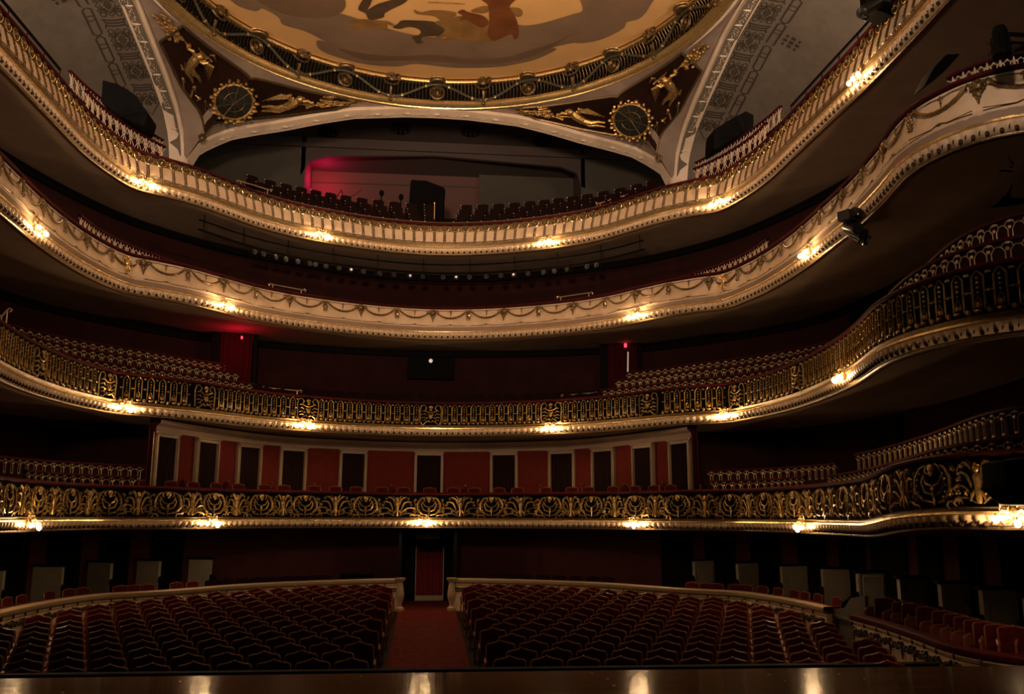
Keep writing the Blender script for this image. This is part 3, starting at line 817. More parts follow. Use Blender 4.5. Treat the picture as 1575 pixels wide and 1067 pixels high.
for i, pt in enumerate([(8.9, 30), (9.8, 28.3), (10.6, 26.7), (11.2, 25.2), (11.35, 23.4), (11.3, 21.2), (11.3, 19.45), (11.2, 17.8), (10.9, 16)]):
    frisa(pt, 1, 'tall grey box partition beside the right stalls parapet, %s from the centre' % ORD[i+1])
# dark doorways on the stalls level wall
W0 = WP[0]
dl = [(-20, 45), (75, 125), (155, 200), (235, 283), (1018, 1065), (1085, 1130), (1155, 1200), (1228, 1270), (1290, 1330), (1340, 1395), (1414, 1448), (1478, 1508), (1542, 1590)]
for i, (a, c) in enumerate(dl):
    sa = W0.s_at(a, .05, -1); sc_ = W0.s_at(c, .05, -1); s0 = (sa+sc_)/2; w = abs(sc_-sa); p = W0.off(s0, .03, fz(31)); 
    d = bpy.data.objects.new('door_%d' % (i+12), None); COL.objects.link(d); d.location = p; d.rotation_euler.z = W0.rz(s0); struct(d)
    b = MB(); rows = []
    for k in range(21):
        x = -w/2+w*k/20; y = -.05+.03*sin(k*2.1); rows.append([(x, y, 0), (x, y, 2.75)])
    b.grid(rows); b.obj('door_curtain', 'black', d)
# ---- central vestibule
b = MB()
for s_ in (-1, 1):
    b.box((s_*.98, 34.2, -1.9), (.1, 3.4, 2.9)); b.box((s_*.82, 35.75, -1.9), (.42, .12, 2.9))
b.box((0, 35.75, -.78), (1.4, .12, .75))
struct(b.obj('wall_vestibule', 'black', smooth=False))
d = bpy.data.objects.new('door_30', None); COL.objects.link(d); d.location = (.1, 35.70, fz(31)); struct(d); d['label'] = 'central stalls doorway closed by a red curtain'
b = MB(); rows = []
for k in range(41):
    x = -.50+k/40; y = -.03+.035*sin(k*1.25)+.02*sin(k*.5); rows.append([(x, y, .22), (x, y, 2.05)])
b.grid(rows); b.obj('door_curtain', mat('crimson_curtain', (.13, .014, .022), .85, spec=.1), d)
b = MB(); b.box((-.53, -.05, 1.07), (.035, .06, 2.15)); b.box((.53, -.05, 1.02), (.035, .06, 2.0)); b.obj('door_frame', 'jamb', d, smooth=False)
b = MB(); b.box((0, -.02, .10), (1.02, .05, .20)); b.obj('threshold', 'jamb', d, smooth=False)
b = MB(); b.box((0, 33.4, -.62), (.85, .5, .34)); b.ball((-.12, 33.12, -.62), (.05, .04, .05), 8, 5); b.ball((.12, 33.12, -.62), (.04, .04, .04), 8, 5)
tag(b.obj('projector', 'black', smooth=False), 'small black projector hung above the central red curtain', 'projector')
# sconces lights on it
for x in (-.12, .12):
    pass

# ---- chairs in the boxes around the stalls
def plain_chair(name, label, cat, group, w=.46, h=.86, upm='seatred', frm='seatwood'):
    r = empty(name, (0, 0, 0), label, cat, group); return r, seat_parts(r, w, h, .02, upm, frm)
cr = None; ci = {'left': 0, 'right': 0, 'centre': 0}
boxch = [(50-40, 931), (27, 931), (48, 925), (90, 916), (118, 912), (137, 909), (192, 907), (214, 905), (234, 903), (280, 901), (305, 901)]
boxch += [(1061, 905), (1084, 906), (1099, 906), (1129, 911), (1142, 912), (1165, 911), (1188, 915), (1212, 917), (1228, 918), (1247, 925), (1275, 926)]
boxch += [(1358, 945), (1386, 944), (1400, 945), (1423, 958), (1448, 962), (1466, 966), (1482, 970), (1499, 973), (1516, 976), (1537, 979), (1560, 982)]
for i, (px, py) in enumerate(boxch):
    s_ = P0.s_at(px, -.55, -2.2); p = P0.off(s_, -.72 if px < 1350 else -.62, -2.85 if px < 1350 else -2.62)
    sd = 'left' if px < 657 else 'right'; ci[sd] += 1; rz = P0.rz(s_)
    if px > 1340: rz = P0.rz(s_)+.75; 
    lab = 'small red box chair behind the %s stalls parapet, %s from %s' % (sd, ORD[ci[sd]], 'the left' if sd == 'left' else 'the centre')
    if cr is None:
        cr, ctree = plain_chair('box_chair', lab, 'chair', 'chairs in the stalls boxes'); cr.location = p; cr.rotation_euler.z = rz
    else: dup(cr, ctree, p, rz, lab)
# chairs in the lowest tier boxes
xs = [227, 266.6, 301, 336, 370, 410, 439, 485.6, 518, 550, 589, 622, 661.6, 697.6, 729.4, 767.5, 796, 839, 879, 903.6, 942, 975, 1004, 1030, 1067]
cr = None
for i, px in enumerate(xs):
    s_ = PL[1].s_at(px, -.5, .9); p = PL[1].off(s_, -.5, .06); lab = 'red box chair top above the lowest balcony rail, %s from the left' % ORD[i+1]
    if cr is None:
        cr, ctree = plain_chair('balcony_box_chair', lab, 'chair', 'chairs in the lowest balcony boxes', .44, .95); cr.location = p; cr.rotation_euler.z = PL[1].rz(s_)
    else: dup(cr, ctree, p, PL[1].rz(s_), lab)
# dark chairs behind the central parapet
cr = None; xs = [330, 353, 377, 400, 417, 441, 460, 482, 500, 760, 785, 808, 835, 860, 885, 912, 935]
for i, px in enumerate(xs):
    s_ = P0.s_at(px, -1.2, -2); p = P0.off(s_, -1.2, -3.02); lab = 'dark chair on the rear standing floor under the lowest balcony, %s from the left' % ORD[i+1]
    if cr is None:
        cr, ctree = plain_chair('rear_chair', lab, 'chair', 'dark chairs at the rear of the stalls', .5, .98, 'gseat', 'gseat'); cr.location = p; cr.rotation_euler.z = P0.rz(s_)
    else: dup(cr, ctree, p, P0.rz(s_), lab)
b = MB(); b.box((0, 0, .5), (1.1, .4, 1.0)); b.box((0, -.05, 1.0), (1.14, .5, .05)); b.box((0, -.21, .5), (.9, .02, .8))
q = P0.off(P0.s_at(551, -1.2, -2), -1.2, -3.0); tag(b.obj('low_cabinet', 'black', smooth=False, loc=q, rz=P0.rz(P0.s_at(551))), 'low black cabinet behind the parapet left of the central aisle', 'cabinet')

# ------------------------------------------------------------------ tier seating
def tier_seats(t, rows, name, gname, px0, px1, w, dz0, rise, off0, doff, h):
    cr = None; tree = None
    P = PL[t]; a = P.s_at(px0, -1, ZL[t]+1); c = P.s_at(px1, -1, ZL[t]+1); n = int((c-a)/w)
    for k in range(rows):
        for i in range(n+1):
            s_ = a+(c-a)*i/n
            gx = proj(P.off(s_, off0-doff*k, ZL[t]+1.5))[0]
            if t == 4 and 668 < gx < 694: continue
            z = ZL[t]+dz0+rise*k; p = P.off(s_, off0-doff*k, z)
            lab = 'dark seat above the %s balcony rail, row %s, %s from the left' % (NAMES[t], ['one', 'two', 'three', 'four', 'five'][k], ORD[i+1])
            if cr is None:
                r = empty(name, p, lab, 'seat', gname, P.rz(s_)); tree = []
                b = MB(); b.prism(chair_back(w*.93, .40, h, .015), lambda x, z_, d: (x, .02+d, z_), .06); tree.append((b.obj('backrest', 'gseat', r, smooth=False), []))
                b = MB(); b.box((0, -.2, .42), (w*.86, .4, .08)); tree.append((b.obj('seat_cushion', 'gseat', r, smooth=False), []))
                b = MB(); b.box((-w/2, -.16, .34), (.05, .36, .62)); b.ball((-w/2, -.35, .66), (.018, .012, .018), 6, 4); b.obj('armrest', 'gseat', r, smooth=False); tree.append((kids(r)[-1] if kids(r)[-1].name.startswith('armrest') else [q for q in kids(r) if q.name.startswith('armrest')][0], []))
                b = MB(); b.ball((-w/2, -.0, h-.02), (.022, .02, .022), 6, 4); b.ball((-w/2, .0, h-.14), (.016, .02, .016), 6, 4); 
                if t == 4: ob = b.obj('number_stud', 'brass', r); tree.append((ob, []))
                cr = r
            else: dup(cr, tree, p, P.rz(s_), lab)
    return
tier_seats(4, 4, 'gallery_seat', 'seats in the top gallery', 425, 955, .47, .62, .50, -.75, .78, .95)
tier_seats(3, 2, 'third_tier_seat', 'seats on the third tier', 440, 905, .54, .34, .17, -.6, .85, .98)
tier_seats(2, 2, 'second_tier_seat', 'seats on the second tier', 400, 925, .54, .45, .22, -.6, .85, .98)
# stepped floors under tier seats
def step_floor(t, z0, rise, off0, doff, rows, sa, sb):
    b = MB(); prof = [(-.12, ZL[t]+z0-.02)]
    for k in range(rows+1):
        o = off0-doff*(k-.5) if k else -.12
        o2 = off0-doff*(k+.5)
        prof += [(o, ZL[t]+z0+rise*k-.005), (o2, ZL[t]+z0+rise*k-.005)]
    PL[t].sweep(b, prof, sa, sb, .5)
    struct(b.obj('floor_gallery', 'floor', smooth=False))
step_floor(4, .62, .50, -.75, .78, 4, -10.5, 10.5)
step_floor(3, .34, .17, -.6, .85, 2, -11, 11)
step_floor(2, .45, .22, -.6, .85, 2, -11, 11)

# ------------------------------------------------------------------ inner stepped railings
def y_baluster(h, lattice=False):
    b = MB()
    if lattice:
        for s_ in (-1, 1): b.tube([(s_*.12, 0, h-.03), (0, 0, h*.5), (s_*.12, 0, 0)], .011, 4)
        b.tube([(0, 0, 0), (0, 0, h)], .013, 4); b.tube(ring_pts((0, 0, h*.5), .06, 8), .010, 4, True)
        for z in (h*.18, h*.82): b.ball((0, 0, z), .02, 5, 4)
    else:
        for s_ in (-1, 1):
            b.tube([(s_*.042, 0, 0), (s_*.042, 0, h*.62), (s_*.10, 0, h*.80), (s_*.15, 0, h*.82)], .012, 4)
            b.tube([(s_*.055, 0, h*.95), (s_*.09, -.01, h*.80)], .009, 4)
        b.ball((0, -.01, h*.70), (.035, .02, .035), 5, 4); b.ball((0, 0, h*.93), (.05, .02, .03), 5, 4)
        b.ball((0, 0, .02), (.05, .02, .025), 5, 4)
    return b
RB = {}
class Poly:
    # evenly parametrised smooth line at a given offset behind a balcony front
    def __init__(s, P, off, lo, hi):
        raw = [P.off(t, off) for t in P.span(lo-1.2, hi+1.2, .1)]
        pts = []
        for i in range(12, len(raw)-12):
            w = raw[i-10:i+11]; pts.append(sum(w, Vector())/len(w))
        s.p = pts; s.L = [0]
        for i in range(1, len(pts)): s.L.append(s.L[-1]+(pts[i]-pts[i-1]).length)
        s.T = s.L[-1]
    def at(s, l):
        l = max(0, min(s.T-1e-6, l)); k = 0; lo, hi = 0, len(s.L)-1
        while hi-lo > 1:
            m = (lo+hi)//2
            if s.L[m] <= l: lo = m
            else: hi = m
        u = (l-s.L[lo])/max(1e-9, s.L[hi]-s.L[lo]); return s.p[lo].lerp(s.p[hi], u)
    def fr(s, l):
        a = s.at(l-.15); b = s.at(l+.15); t = (b-a).normalized(); return s.at(l), t, Vector((t.y, -t.x, 0))
def inner_rail(t, off, ztop, h, a, c, label, m_='railgilt', lattice=False, sp=.30):
    P = PL[t]; lo, hi = min(a, c), max(a, c); Q = Poly(P, off, lo, hi)
    za, zc_ = ztop if isinstance(ztop, tuple) else (ztop, ztop)
    def zt(l):
        u = l/Q.T; u = u if a < c else 1-u
        return za+(zc_-za)*u
    o0 = Q.at(Q.T/2); o0.z = za-h
    root = empty('inner_railing', o0, label, 'railing', 'stepped railings behind the balcony fronts')
    def strip(nm, prof, mm):
        b = MB(); n = max(2, int(Q.T/.25)); rows = []
        for i in range(n+1):
            l = Q.T*i/n; p, T, N = Q.fr(l); rows.append([p+N*o+Vector((0, 0, zt(l)+z))-o0 for o, z in prof])
        b.grid(rows); b.obj(nm, mm, root)
    strip('handrail', [(.05, 0), (.05, .05), (-.06, .055), (-.06, 0), (.05, 0)], 'velvet')
    strip('backing', [(-.04, -h if lattice else -.0), (-.04, -h-.35), (.03, -h-.35), (.03, -h), (-.04, -h)], 'walldark')
    key = (round(h, 2), lattice, m_)
    n = min(99, int(Q.T/sp))
    for i in range(n):
        l = (i+.5)*Q.T/n; p, T, N = Q.fr(l)
        if key not in RB: RB[key] = y_baluster(h, lattice).obj('baluster', m_, root); o = RB[key]
        else: o = RB[key].copy(); COL.objects.link(o); o.parent = root
        o.location = p+Vector((0, 0, zt(l)-h))-o0; o.rotation_euler.z = math.atan2(T.y, T.x)
for sd in (-1, 1):
    nm = 'left' if sd < 0 else 'right'
    P = PL[2]
    e = {-1: [P.s_at(389, -.9, 4.2), P.s_at(366, -1.8, 4.6), P.s_at(350, -2.7, 5)], 1: [P.s_at(925, -.9, 4.2), P.s_at(948, -1.8, 4.6), P.s_at(965, -2.7, 5)]}[sd]
    far = {-1: [-16.6, -18.2, -18.8], 1: [17.4, 18.4, 18.6]}[sd]
    for k, (of, zt, lab) in enumerate(((-.9, 4.36, 'lowest'), (-1.75, 4.80, 'middle'), (-2.6, 5.20, 'highest'))):
        inner_rail(2, of, zt, .46, e[k], far[k], '%s of three stepped gilded railings on the second balcony, %s side' % (lab, nm))
    P = PL[1]
    if sd < 0:
        inner_rail(1, -.85, 1.09, .38, P.s_at(213, -.85, 1), P.s_at(38, -.85, 1), 'lower stepped railing on the lowest balcony, left side, ending before the doors')
        inner_rail(1, -1.8, 1.47, .38, P.s_at(222, -1.8, 1.4), -18.5, 'upper stepped railing on the lowest balcony, left side, ending before the doors')
    else:
        inner_rail(1, -.85, 1.09, .38, P.s_at(1092, -.85, 1), P.s_at(1241, -.85, 1), 'short lower stepped railing on the lowest balcony beside the rightmost door')
        inner_rail(1, -1.8, 1.47, .38, P.s_at(1086, -1.8, 1.4), P.s_at(1290, -1.8, 1.4), 'short upper stepped railing on the lowest balcony beside the rightmost door')
        inner_rail(1, -.75, (1.03, 1.32), .42, P.s_at(1274, -.75, 1), 27.2, 'lower long railing on the lowest balcony at far right, above the gilded scrollwork')
        inner_rail(1, -1.6, (1.62, 1.92), .42, P.s_at(1325, -1.7, 1), 27.2, 'upper long railing on the lowest balcony at far right')
inner_rail(2, -.6, 4.55, .46, PL[2].s_at(1385, -.75, 4), 27.2, 'lower curved gilded railing on the second balcony at far right edge')
inner_rail(2, -1.4, 5.16, .50, PL[2].s_at(1440, -1.6, 5), 27.2, 'upper curved gilded railing on the second balcony at far right edge')
for sd in (-1, 1):
    nm = 'left' if sd < 0 else 'right'
    inner_rail(4, -.8, (11.45, 11.98), .50, sd*9.9, sd*12.6, 'lower pale lattice railing on the topmost balcony, %s side' % nm, 'cream', True, .24)
    inner_rail(4, -1.7, (12.05, 12.90), .50, sd*9.5, sd*12.2, 'upper pale lattice railing on the topmost balcony, %s side' % nm, 'cream', True, .24)
    inner_rail(3, -.5, (7.72, 8.15), .28, sd*9.4, sd*12.8, 'pale lattice railing on the third balcony, %s side' % nm, 'cream', True, .20)
inner_rail(3, -.35, 7.95, .25, PL[3].s_at(1452, -.35, 8), 26.4, 'pale railing on the third balcony at far right, beside the black speaker', 'cream', True, .20)

# ---- brass hand rails on the stair heads
def hand(label, a, c, Y, drop):
    p0 = atY(*a, Y); p1 = atY(*c, Y); o = (p0+p1)/2
    r = MB(); q = [p0-o, p1-o]
    r.tube([q[0]+Vector((-.05, 0, -.06)), q[0]+Vector((-.09, 0, 0)), q[0]+Vector((-.03, 0, .03)), q[0], q[1], q[1]+Vector((.04, 0, .03)), q[1]+Vector((.10, 0, 0)), q[1]+Vector((.06, 0, -.06))], .022, 6)
    e = empty('stair_handrail', o, label, 'handrail', 'brass stair handrails')
    r.obj('grip_bar', 'brass', e)
    pm = MB(); pm.tube([(0, 0, 0), (0, 0, -drop)], .018, 6); po = pm.obj('post', 'brass', e); po.location = q[0]+(q[1]-q[0])*.05
    p2 = po.copy(); COL.objects.link(p2); p2.parent = e; p2.location = q[0]+(q[1]-q[0])*.95
hand('brass stair handrail above the topmost balcony rail, left of centre', (368, 278), (414, 292), 31.3, .45)
hand('brass stair handrail above the topmost balcony rail, right of centre', (921, 313), (964, 300), 31.2, .45)
hand('brass stair handrail above the third balcony rail, left of centre', (417, 437), (466, 446), 31.0, .4)
hand('brass stair handrail above the third balcony rail, right of centre', (860, 457), (908, 450), 31.1, .4)
hand('brass stair handrail above the second balcony rail, left of centre', (407, 596), (460, 601), 31.0, .4)
hand('brass stair handrail above the second balcony rail, right of centre', (867, 608), (915, 604), 31.2, .4)
hand('long brass handrail above the second balcony at far left', (2, 487), (12, 476), 22.0, .4)
p = atY(668, 337, 32.6); q = atY(668.5, 312, 32.6); b = MB(); b.tube([(0, 0, 0), q-p], .02, 6); b.ball(q-p, .03, 6, 4); tag(b.obj('rail_post', 'brass', loc=p), 'single upright pale post at the centre of the topmost balcony', 'post')
# thin brass guard bar above topmost rail and on second rail ends
b = MB(); P = PL[4]; b.tube([P.off(s_, -.22, ZL[4]+1.33) for s_ in P.span(-7.5, 7.5, .4)], .014, 4); tag(b.obj('guard_bar', 'brass'), 'thin brass guard bar curving above the topmost balcony rail', 'bar')
for sd, t in ((-1, 4), (1, 4)):
    P = PL[t]; o0 = P.off(sd*14.5, -.1, ZL[4]+1.2)
    e = empty('guard_rail', o0, 'dark tall guard rail along the topmost balcony, %s side' % ('left' if sd < 0 else 'right'), 'railing')
    b = MB(); b.tube([P.off(s_, -.1, ZL[4]+1.55)-o0 for s_ in P.span(sd*15.4, sd*21, .4)], .04, 5); b.obj('top_bar', 'black', e)
    b = MB(); b.tube([(0, 0, 0), (0, 0, .35)], .02, 5); first = None
    for s_ in P.span(sd*15.4, sd*21, .9):
        o = b.obj('post', 'velvet', e) if first is None else first.copy()
        if first is None: first = o
        else: COL.objects.link(o); o.parent = e
        o.location = P.off(s_, -.1, ZL[4]+1.2)-o0

# ------------------------------------------------------------------ wall features
def curtain_open(t, x0, x1, ytop, Yd, lit, label, group):
    p = atY((x0+x1)/2, ytop, Yd); w = atY(x1, ytop, Yd).x - atY(x0, ytop, Yd).x
    z0 = ZL[t]+.9; h = p.z-z0; rz = -math.atan2(p.x, 34)*1.2
    e = empty('curtained_opening', (p.x, p.y, z0), label, 'curtain', None, rz)
    b = MB(); rows = []
    for k in range(60):
        x = -w/2+.12+(w-.24)*k/59; y = -.15+.045*sin(k*1.15)+.025*sin(k*.43+1)
        if abs(k-36) < 1: y -= .06
        rows.append([(x, y, 0), (x, y, h-.12)])
    b.grid(rows); b.obj('curtain', 'curtr', e)
    b = MB(); b.box((0, -.12, h), (w+.3, .34, .14)); b.obj('pelmet', 'black', e, smooth=False)
    b = MB()
    b.box((-w/2, -.02, h/2), (.28, .30, h)); b.box((w/2, -.02, h/2), (.12, .30, h)); b.obj('side_jamb', 'black', e, smooth=False)
    return e
curtain_open(2, 334, 394, 506, 31.9, True, 'red curtained opening lit red at the left of the second tier', None)
e = curtain_open(2, 929, 983, 523, 32.2, False, 'dark curtained opening with thin light gap at the right of the second tier', None)
# red exit glow lamps
def red_lamp(p, label, power, size=.06):
    o0 = MB(); o0.box((0, 0, 0), (size, size*.7, size*1.6)); ob = o0.obj('red_exit_lamp', mat('red_lamp_glass', (.5, .02, .03), .4, emis=(1, .03, .06), estr=3), smooth=False, loc=p)
    tag(ob, label, 'lamp'); return ob
def point(p, col, power, r=.05, name='lamp_light'):
    l = bpy.data.lights.new(name, 'POINT'); l.color = col; l.energy = power; l.shadow_soft_size = r
    o = bpy.data.objects.new(name, l); COL.objects.link(o); o.location = p; return o
pr = atY(372, 519, 31.45); red_lamp(pr, 'small red lamp glowing above the left second-tier curtain', 1)
point(pr+Vector((-.05, -.5, -.35)), (1, .012, .05), 20)
pr = atY(962, 531, 31.8); red_lamp(pr, 'small dim red lamp above the right second-tier curtain', 1, .09)
point(pr+Vector((0, -.2, 0)), (1, .02, .04), .10)
p = atY(966, 541, 31.9); q = atY(965.5, 578, 31.9); b = MB(); b.tube([(0, 0, 0), q-p], .025, 4); tag(b.obj('light_strip', mat('pale_strip', (.5, .4, .3), .5, emis=(1, .8, .6), estr=.28), loc=p), 'thin pale vertical light gap in the right second-tier curtain', 'strip')
# projection booth window second tier
p0 = atY(627, 549, 34.1); p1 = atY(698, 583, 34.1)
e = empty('booth_window', ((p0.x+p1.x)/2, 34.15, (p0.z+p1.z)/2), 'wide black control booth window on the second tier back wall', 'window')
b = MB(); w, h = p1.x-p0.x, p0.z-p1.z; b.box((0, 0, 0), (w, .25, h)); b.obj('dark_pane', 'black', e, smooth=False)
b = MB(); b.lathe([(.05, -.03), (.075, 0), (.075, .06), (.04, .07)], (0, 0, 0), 12, Matrix.Rotation(PI/2, 3, 'X')); o = b.obj('lens', 'led', e); q = atY(662.5, 555, 34.0); o.location = q-e.location
# dark piers at third tier level
for i, (x0, x1, yt, yb, Yd) in enumerate(((346, 366, 365, 430, 32.9), (387, 403, 374, 440, 33.3), (925, 943, 396, 452, 32.9), (960, 980, 390, 445, 32.5))):
    a = atY(x0, yt, Yd); c = atY(x1, yb, Yd); b = MB(); b.box(((a.x+c.x)/2, Yd, 8.0), (c.x-a.x, .35, 3.15)); struct(b.obj('trim_%d' % (10+i), 'black', smooth=False))
for i, (x0, x1, Yd) in enumerate(((366, 387, 33.4), (943, 960, 33.1))):
    a = atY(x0, 370, Yd); c = atY(x1, 430, Yd); b = MB(); b.box(((a.x+c.x)/2, Yd, 8.0), (c.x-a.x, .1, 3.15)); struct(b.obj('door_%d' % (40+i), mat('dark_grey_door', (.03, .03, .028), .7), smooth=False))
# tall dark doorways at right side of tiers 1,2
for i, (t, x0, x1, Z0, Z1) in enumerate(((2, 1307, 1352, 3.9, 6.1), (1, 1327, 1378, .4, 2.7))):
    pl = WP[2] if t == 2 else None
    if pl:
        sa = pl.s_at(x0, .1, 5); sb = pl.s_at(x1, .1, 5); b = MB(); pl.sweep(b, [(.02, Z0), (.05, Z0), (.05, Z1), (.02, Z1)], sa, sb, .3)
    else:
        a = atX(x0, 640, 12.5); c = atX(x1, 640, 12.5); b = MB(); b.box((12.5, (a.y+c.y)/2, (Z0+Z1)/2), (.08, abs(a.y-c.y), Z1-Z0))
    struct(b.obj('door_%d' % (50+i), 'black', smooth=False))

# ------------------------------------------------------------------ lighting bar below the topmost tier
P = PL[4]; o0 = P.off(0, -.55, 9.05)
e = empty('lighting_bar', o0, 'curved black lighting bar hung below the topmost balcony', 'rig')
b = MB(); pts = [P.off(s_, -.55, 9.02)-o0 for s_ in P.span(-8.6, 7.9, .5)]; b.tube(pts, .035, 6); b.obj('pipe', 'black', e)
b = MB(); b.tube([v+Vector((0, 0, .32)) for v in pts], .03, 5); b.obj('upper_pipe', 'black', e)
hb = MB(); hb.tube([(0, 0, 0), (0, 0, .55)], .015, 5); first = None
for s_ in P.span(-8.4, 7.7, 1.5):
    o = hb.obj('hanger', 'black', e) if first is None else first.copy()
    if first is None: first = o
    else: COL.objects.link(o); o.parent = e
    o.location = P.off(s_, -.55, 9.02)-o0
def spot_mesh(root, big=1.):
    T = Matrix.Rotation(PI/2, 3, 'X')
    b = MB(); b.lathe([(.05*big, -.22*big), (.085*big, -.18*big), (.085*big, .02*big), (.10*big, .04*big), (.10*big, .15*big), (.085*big, .15*big)], (0, 0, -.16*big), 12, T); x = b.obj('lamp_housing', 'blackgloss', root)
    b = MB(); b.tube([(-.11*big, 0, -.16*big), (-.12*big, 0, .0), (0, 0, .03*big), (.12*big, 0, .0), (.11*big, 0, -.16*big)], .012*big, 4); y = b.obj('yoke', 'black', root)
    b = MB(); b.lathe([(.01, 0), (.085*big, .0), (.08*big, .012), (.01, .02)], (0, -.15*big, -.16*big), 12, T); z = b.obj('lens', 'lens', root)
    return x, y, z
sproto = None; lx = [388, 402, 420, 436, 455, 473, 484, 500, 520, 557, 582, 604, 649, 682, 722, 748, 772, 813, 838, 853, 875, 905, 920]
lens_glint = [538, 628, 702, 792]
for i, px in enumerate(sorted(lx+lens_glint)):
    s_ = P.s_at(px, -.6, 9.0); p = P.off(s_, -.58, 8.98); lab = 'black stage spotlight on the lighting bar, %s from the left' % ORD[i+1]
    if sproto is None:
        r = empty('spotlight', p, lab, 'spotlight', 'spotlights on the bar', P.rz(s_)); A_ = spot_mesh(r, .9); sproto = (r, [(A_[0], []), (A_[1], []), (A_[2], [])])
    else:
        r = dup(sproto[0], sproto[1], p, P.rz(s_)+random.uniform(-.3, .3), lab)
    if px in lens_glint:
        b = MB(); b.ball((0, -.17, -.14), (.045, .02, .045), 8, 5); b.obj('lit_lens', 'led', r)
# stage light cluster on third balcony right
def rigbox(px, py, Yd, label, big, rz, n):
    p = atY(px, py, Yd); e = empty('spotlight_cluster', p, label, 'spotlight', None, rz)
    b = MB(); b.box((0, 0, .1), (.42*big, .3*big, .22*big)); b.box((.05, -.18*big, .16*big), (.26*big, .1, .2*big)); b.obj('control_box', 'blackgloss', e, smooth=False)
    T = Matrix.Rotation(PI/2, 3, 'X')
    first = None
    for k in range(n):
        b = MB(); b.lathe([(.08*big, -.28*big), (.11*big, -.24*big), (.11*big, .1*big), (.14*big, .12*big), (.14*big, .2*big)], (0, 0, 0), 12, T)
        o = b.obj('lamp_head', 'blackgloss', e) if first is None else first.copy()
        if first is None: first = o
        else: COL.objects.link(o); o.parent = e
        o.location = (.22*big*k+.1, .08*k, -.12*big-.06*(k % 2)); o.rotation_euler = (.5, 0, .4*k-.3)
    b = MB(); b.tube([(-.2*big, 0, 0), (.3*big, .1, .05), (1.0*big, .5, .3), (1.5*big, .9, .45)], .025, 5); b.tube([(.3, 0, -.1), (.6, .2, -.35), (.9, .3, -.1), (1.3, .5, .1)], .014, 5); b.obj('support_arm', 'black', e)
    b = MB(); b.ball((.0, -.24*big, .1), (.018, .018, .018), 6, 4); b.ball((.22, -.1*big, .02), (.015, .02, .015), 6, 4); b.obj('indicator', 'brass', e)
    return e
rigbox(1306, 340, 17.6, 'black spotlight cluster clamped to the third balcony front at right', .95, .5, 4)
p = atY(1345, 18, 16.3); e = empty('moving_head_light', p, 'black stage light with round lens above the topmost balcony rail at right', 'spotlight', None, .4)
b = MB(); b.box((.2, .1, .35), (.5, .4, .75)); b.obj('base', 'black', e, smooth=False)
b = MB(); b.lathe([(.05, -.3), (.13, -.25), (.14, .1), (.17, .3), (.1, .33)], (-.2, 0, -.0), 14, Matrix.Rotation(.9, 3, 'Y')); b.obj('lamp_head', 'blackgloss', e)
b = MB(); b.tube([(0, 0, .2), (-.1, -.05, 0), (-.2, -.05, -.05)], .03, 5); b.obj('yoke', 'black', e)
b = MB(); b.ball((-.42, -.1, -.30), (.075, .075, .085), 10, 7); b.obj('glass_globe', 'glass', e)
# black speakers under side vaults on topmost tier
def cloth_box(name, cs, Yd, depth, label, m_='black', cat='loudspeaker'):
    pts = [atY(*c, Yd) for c in cs]; o = sum(pts, Vector())/len(pts); N = len(pts)
    b = MB(); fr = [p-o for p in pts]
    mid = []
    for ring in (0, .12, .88, 1):
        k = .96 if ring in (0, 1) else 1.
        row = []
        for i in range(N):
            a = fr[i]; c = fr[(i+1) % N]
            for u in (.06, .5, .94): row.append(a.lerp(c, u)*k*(1+.012*sin(i*3+u*9)) + Vector((0, depth*ring, 0)))
        mid.append(row+[row[0]])
    b.grid(mid); b.add(mid[0][:-1], [tuple(range(3*N))]); b.add(mid[3][:-1], [tuple(range(3*N))])
    ob = b.obj(name, m_, loc=o); tag(ob, label, cat); return ob
cloth_box('covered_loudspeaker', [(157, 122), (180, 128), (206, 143), (229, 176), (222, 196), (190, 182), (154, 156)], 26.2, .9, 'black covered loudspeaker above the topmost balcony rail at left')
cloth_box('covered_loudspeaker', [(1097, 200), (1118, 186), (1148, 170), (1160, 176), (1160, 196), (1096, 232)], 27.0, .9, 'black covered loudspeaker above the topmost balcony rail at right')
cloth_box('draped_box', [(632, 275), (656, 277), (685, 288), (683, 340), (626, 340)], 37.2, .8, 'black draped box on the rear platform of the top gallery', 'black', 'box')
bpy.data.objects[-1] if False else None
p0 = atY(627, 322, 36.8)
# far right speaker column, chair and lattice screen on third tier
p = atY(1541, 86, 12.2); b = MB(); b.lathe([(.14, 0), (.14, .05), (.10, .12), (.12, .3), (.12, .42), (.085, .5), (.03, .52)], (0, 0, 0), 14); b.box((0, 0, .2), (.2, .2, .3))
tag(b.obj('column_speaker', 'black', loc=p), 'black rounded speaker standing on the third balcony at far right', 'speaker')
p = atY(1562, 88, 12.3); e = empty('lattice_screen', p, 'dark lattice screen beside the black speaker at far right', 'screen')
b = MB()
for k in range(-6, 7):
    for s_ in (-1, 1): b.tube([(k*.06-s_*.12, 0, 0), (k*.06+s_*.12, 0, .24)], .006, 4)
b.obj('lattice', 'black', e); b = MB(); b.box((.08, 0, .26), (.7, .03, .03)); b.box((.0, 0, .40), (.4, .03, .06)); b.obj('top_bar', 'black', e, smooth=False)
cloth_box('black_monitor', [(1543, 708), (1600, 700), (1600, 778), (1572, 775), (1545, 752)], 11.6, .5, 'black monitor box hung before the lowest balcony at far right', 'black', 'monitor')
# small shaded canopy on third tier right
cloth_box('covered_equipment', [(1456, 83), (1478, 82), (1455, 108), (1420, 135), (1436, 104)], 14.9, .4, 'black covered equipment behind the third balcony rail at right', 'black', 'equipment')

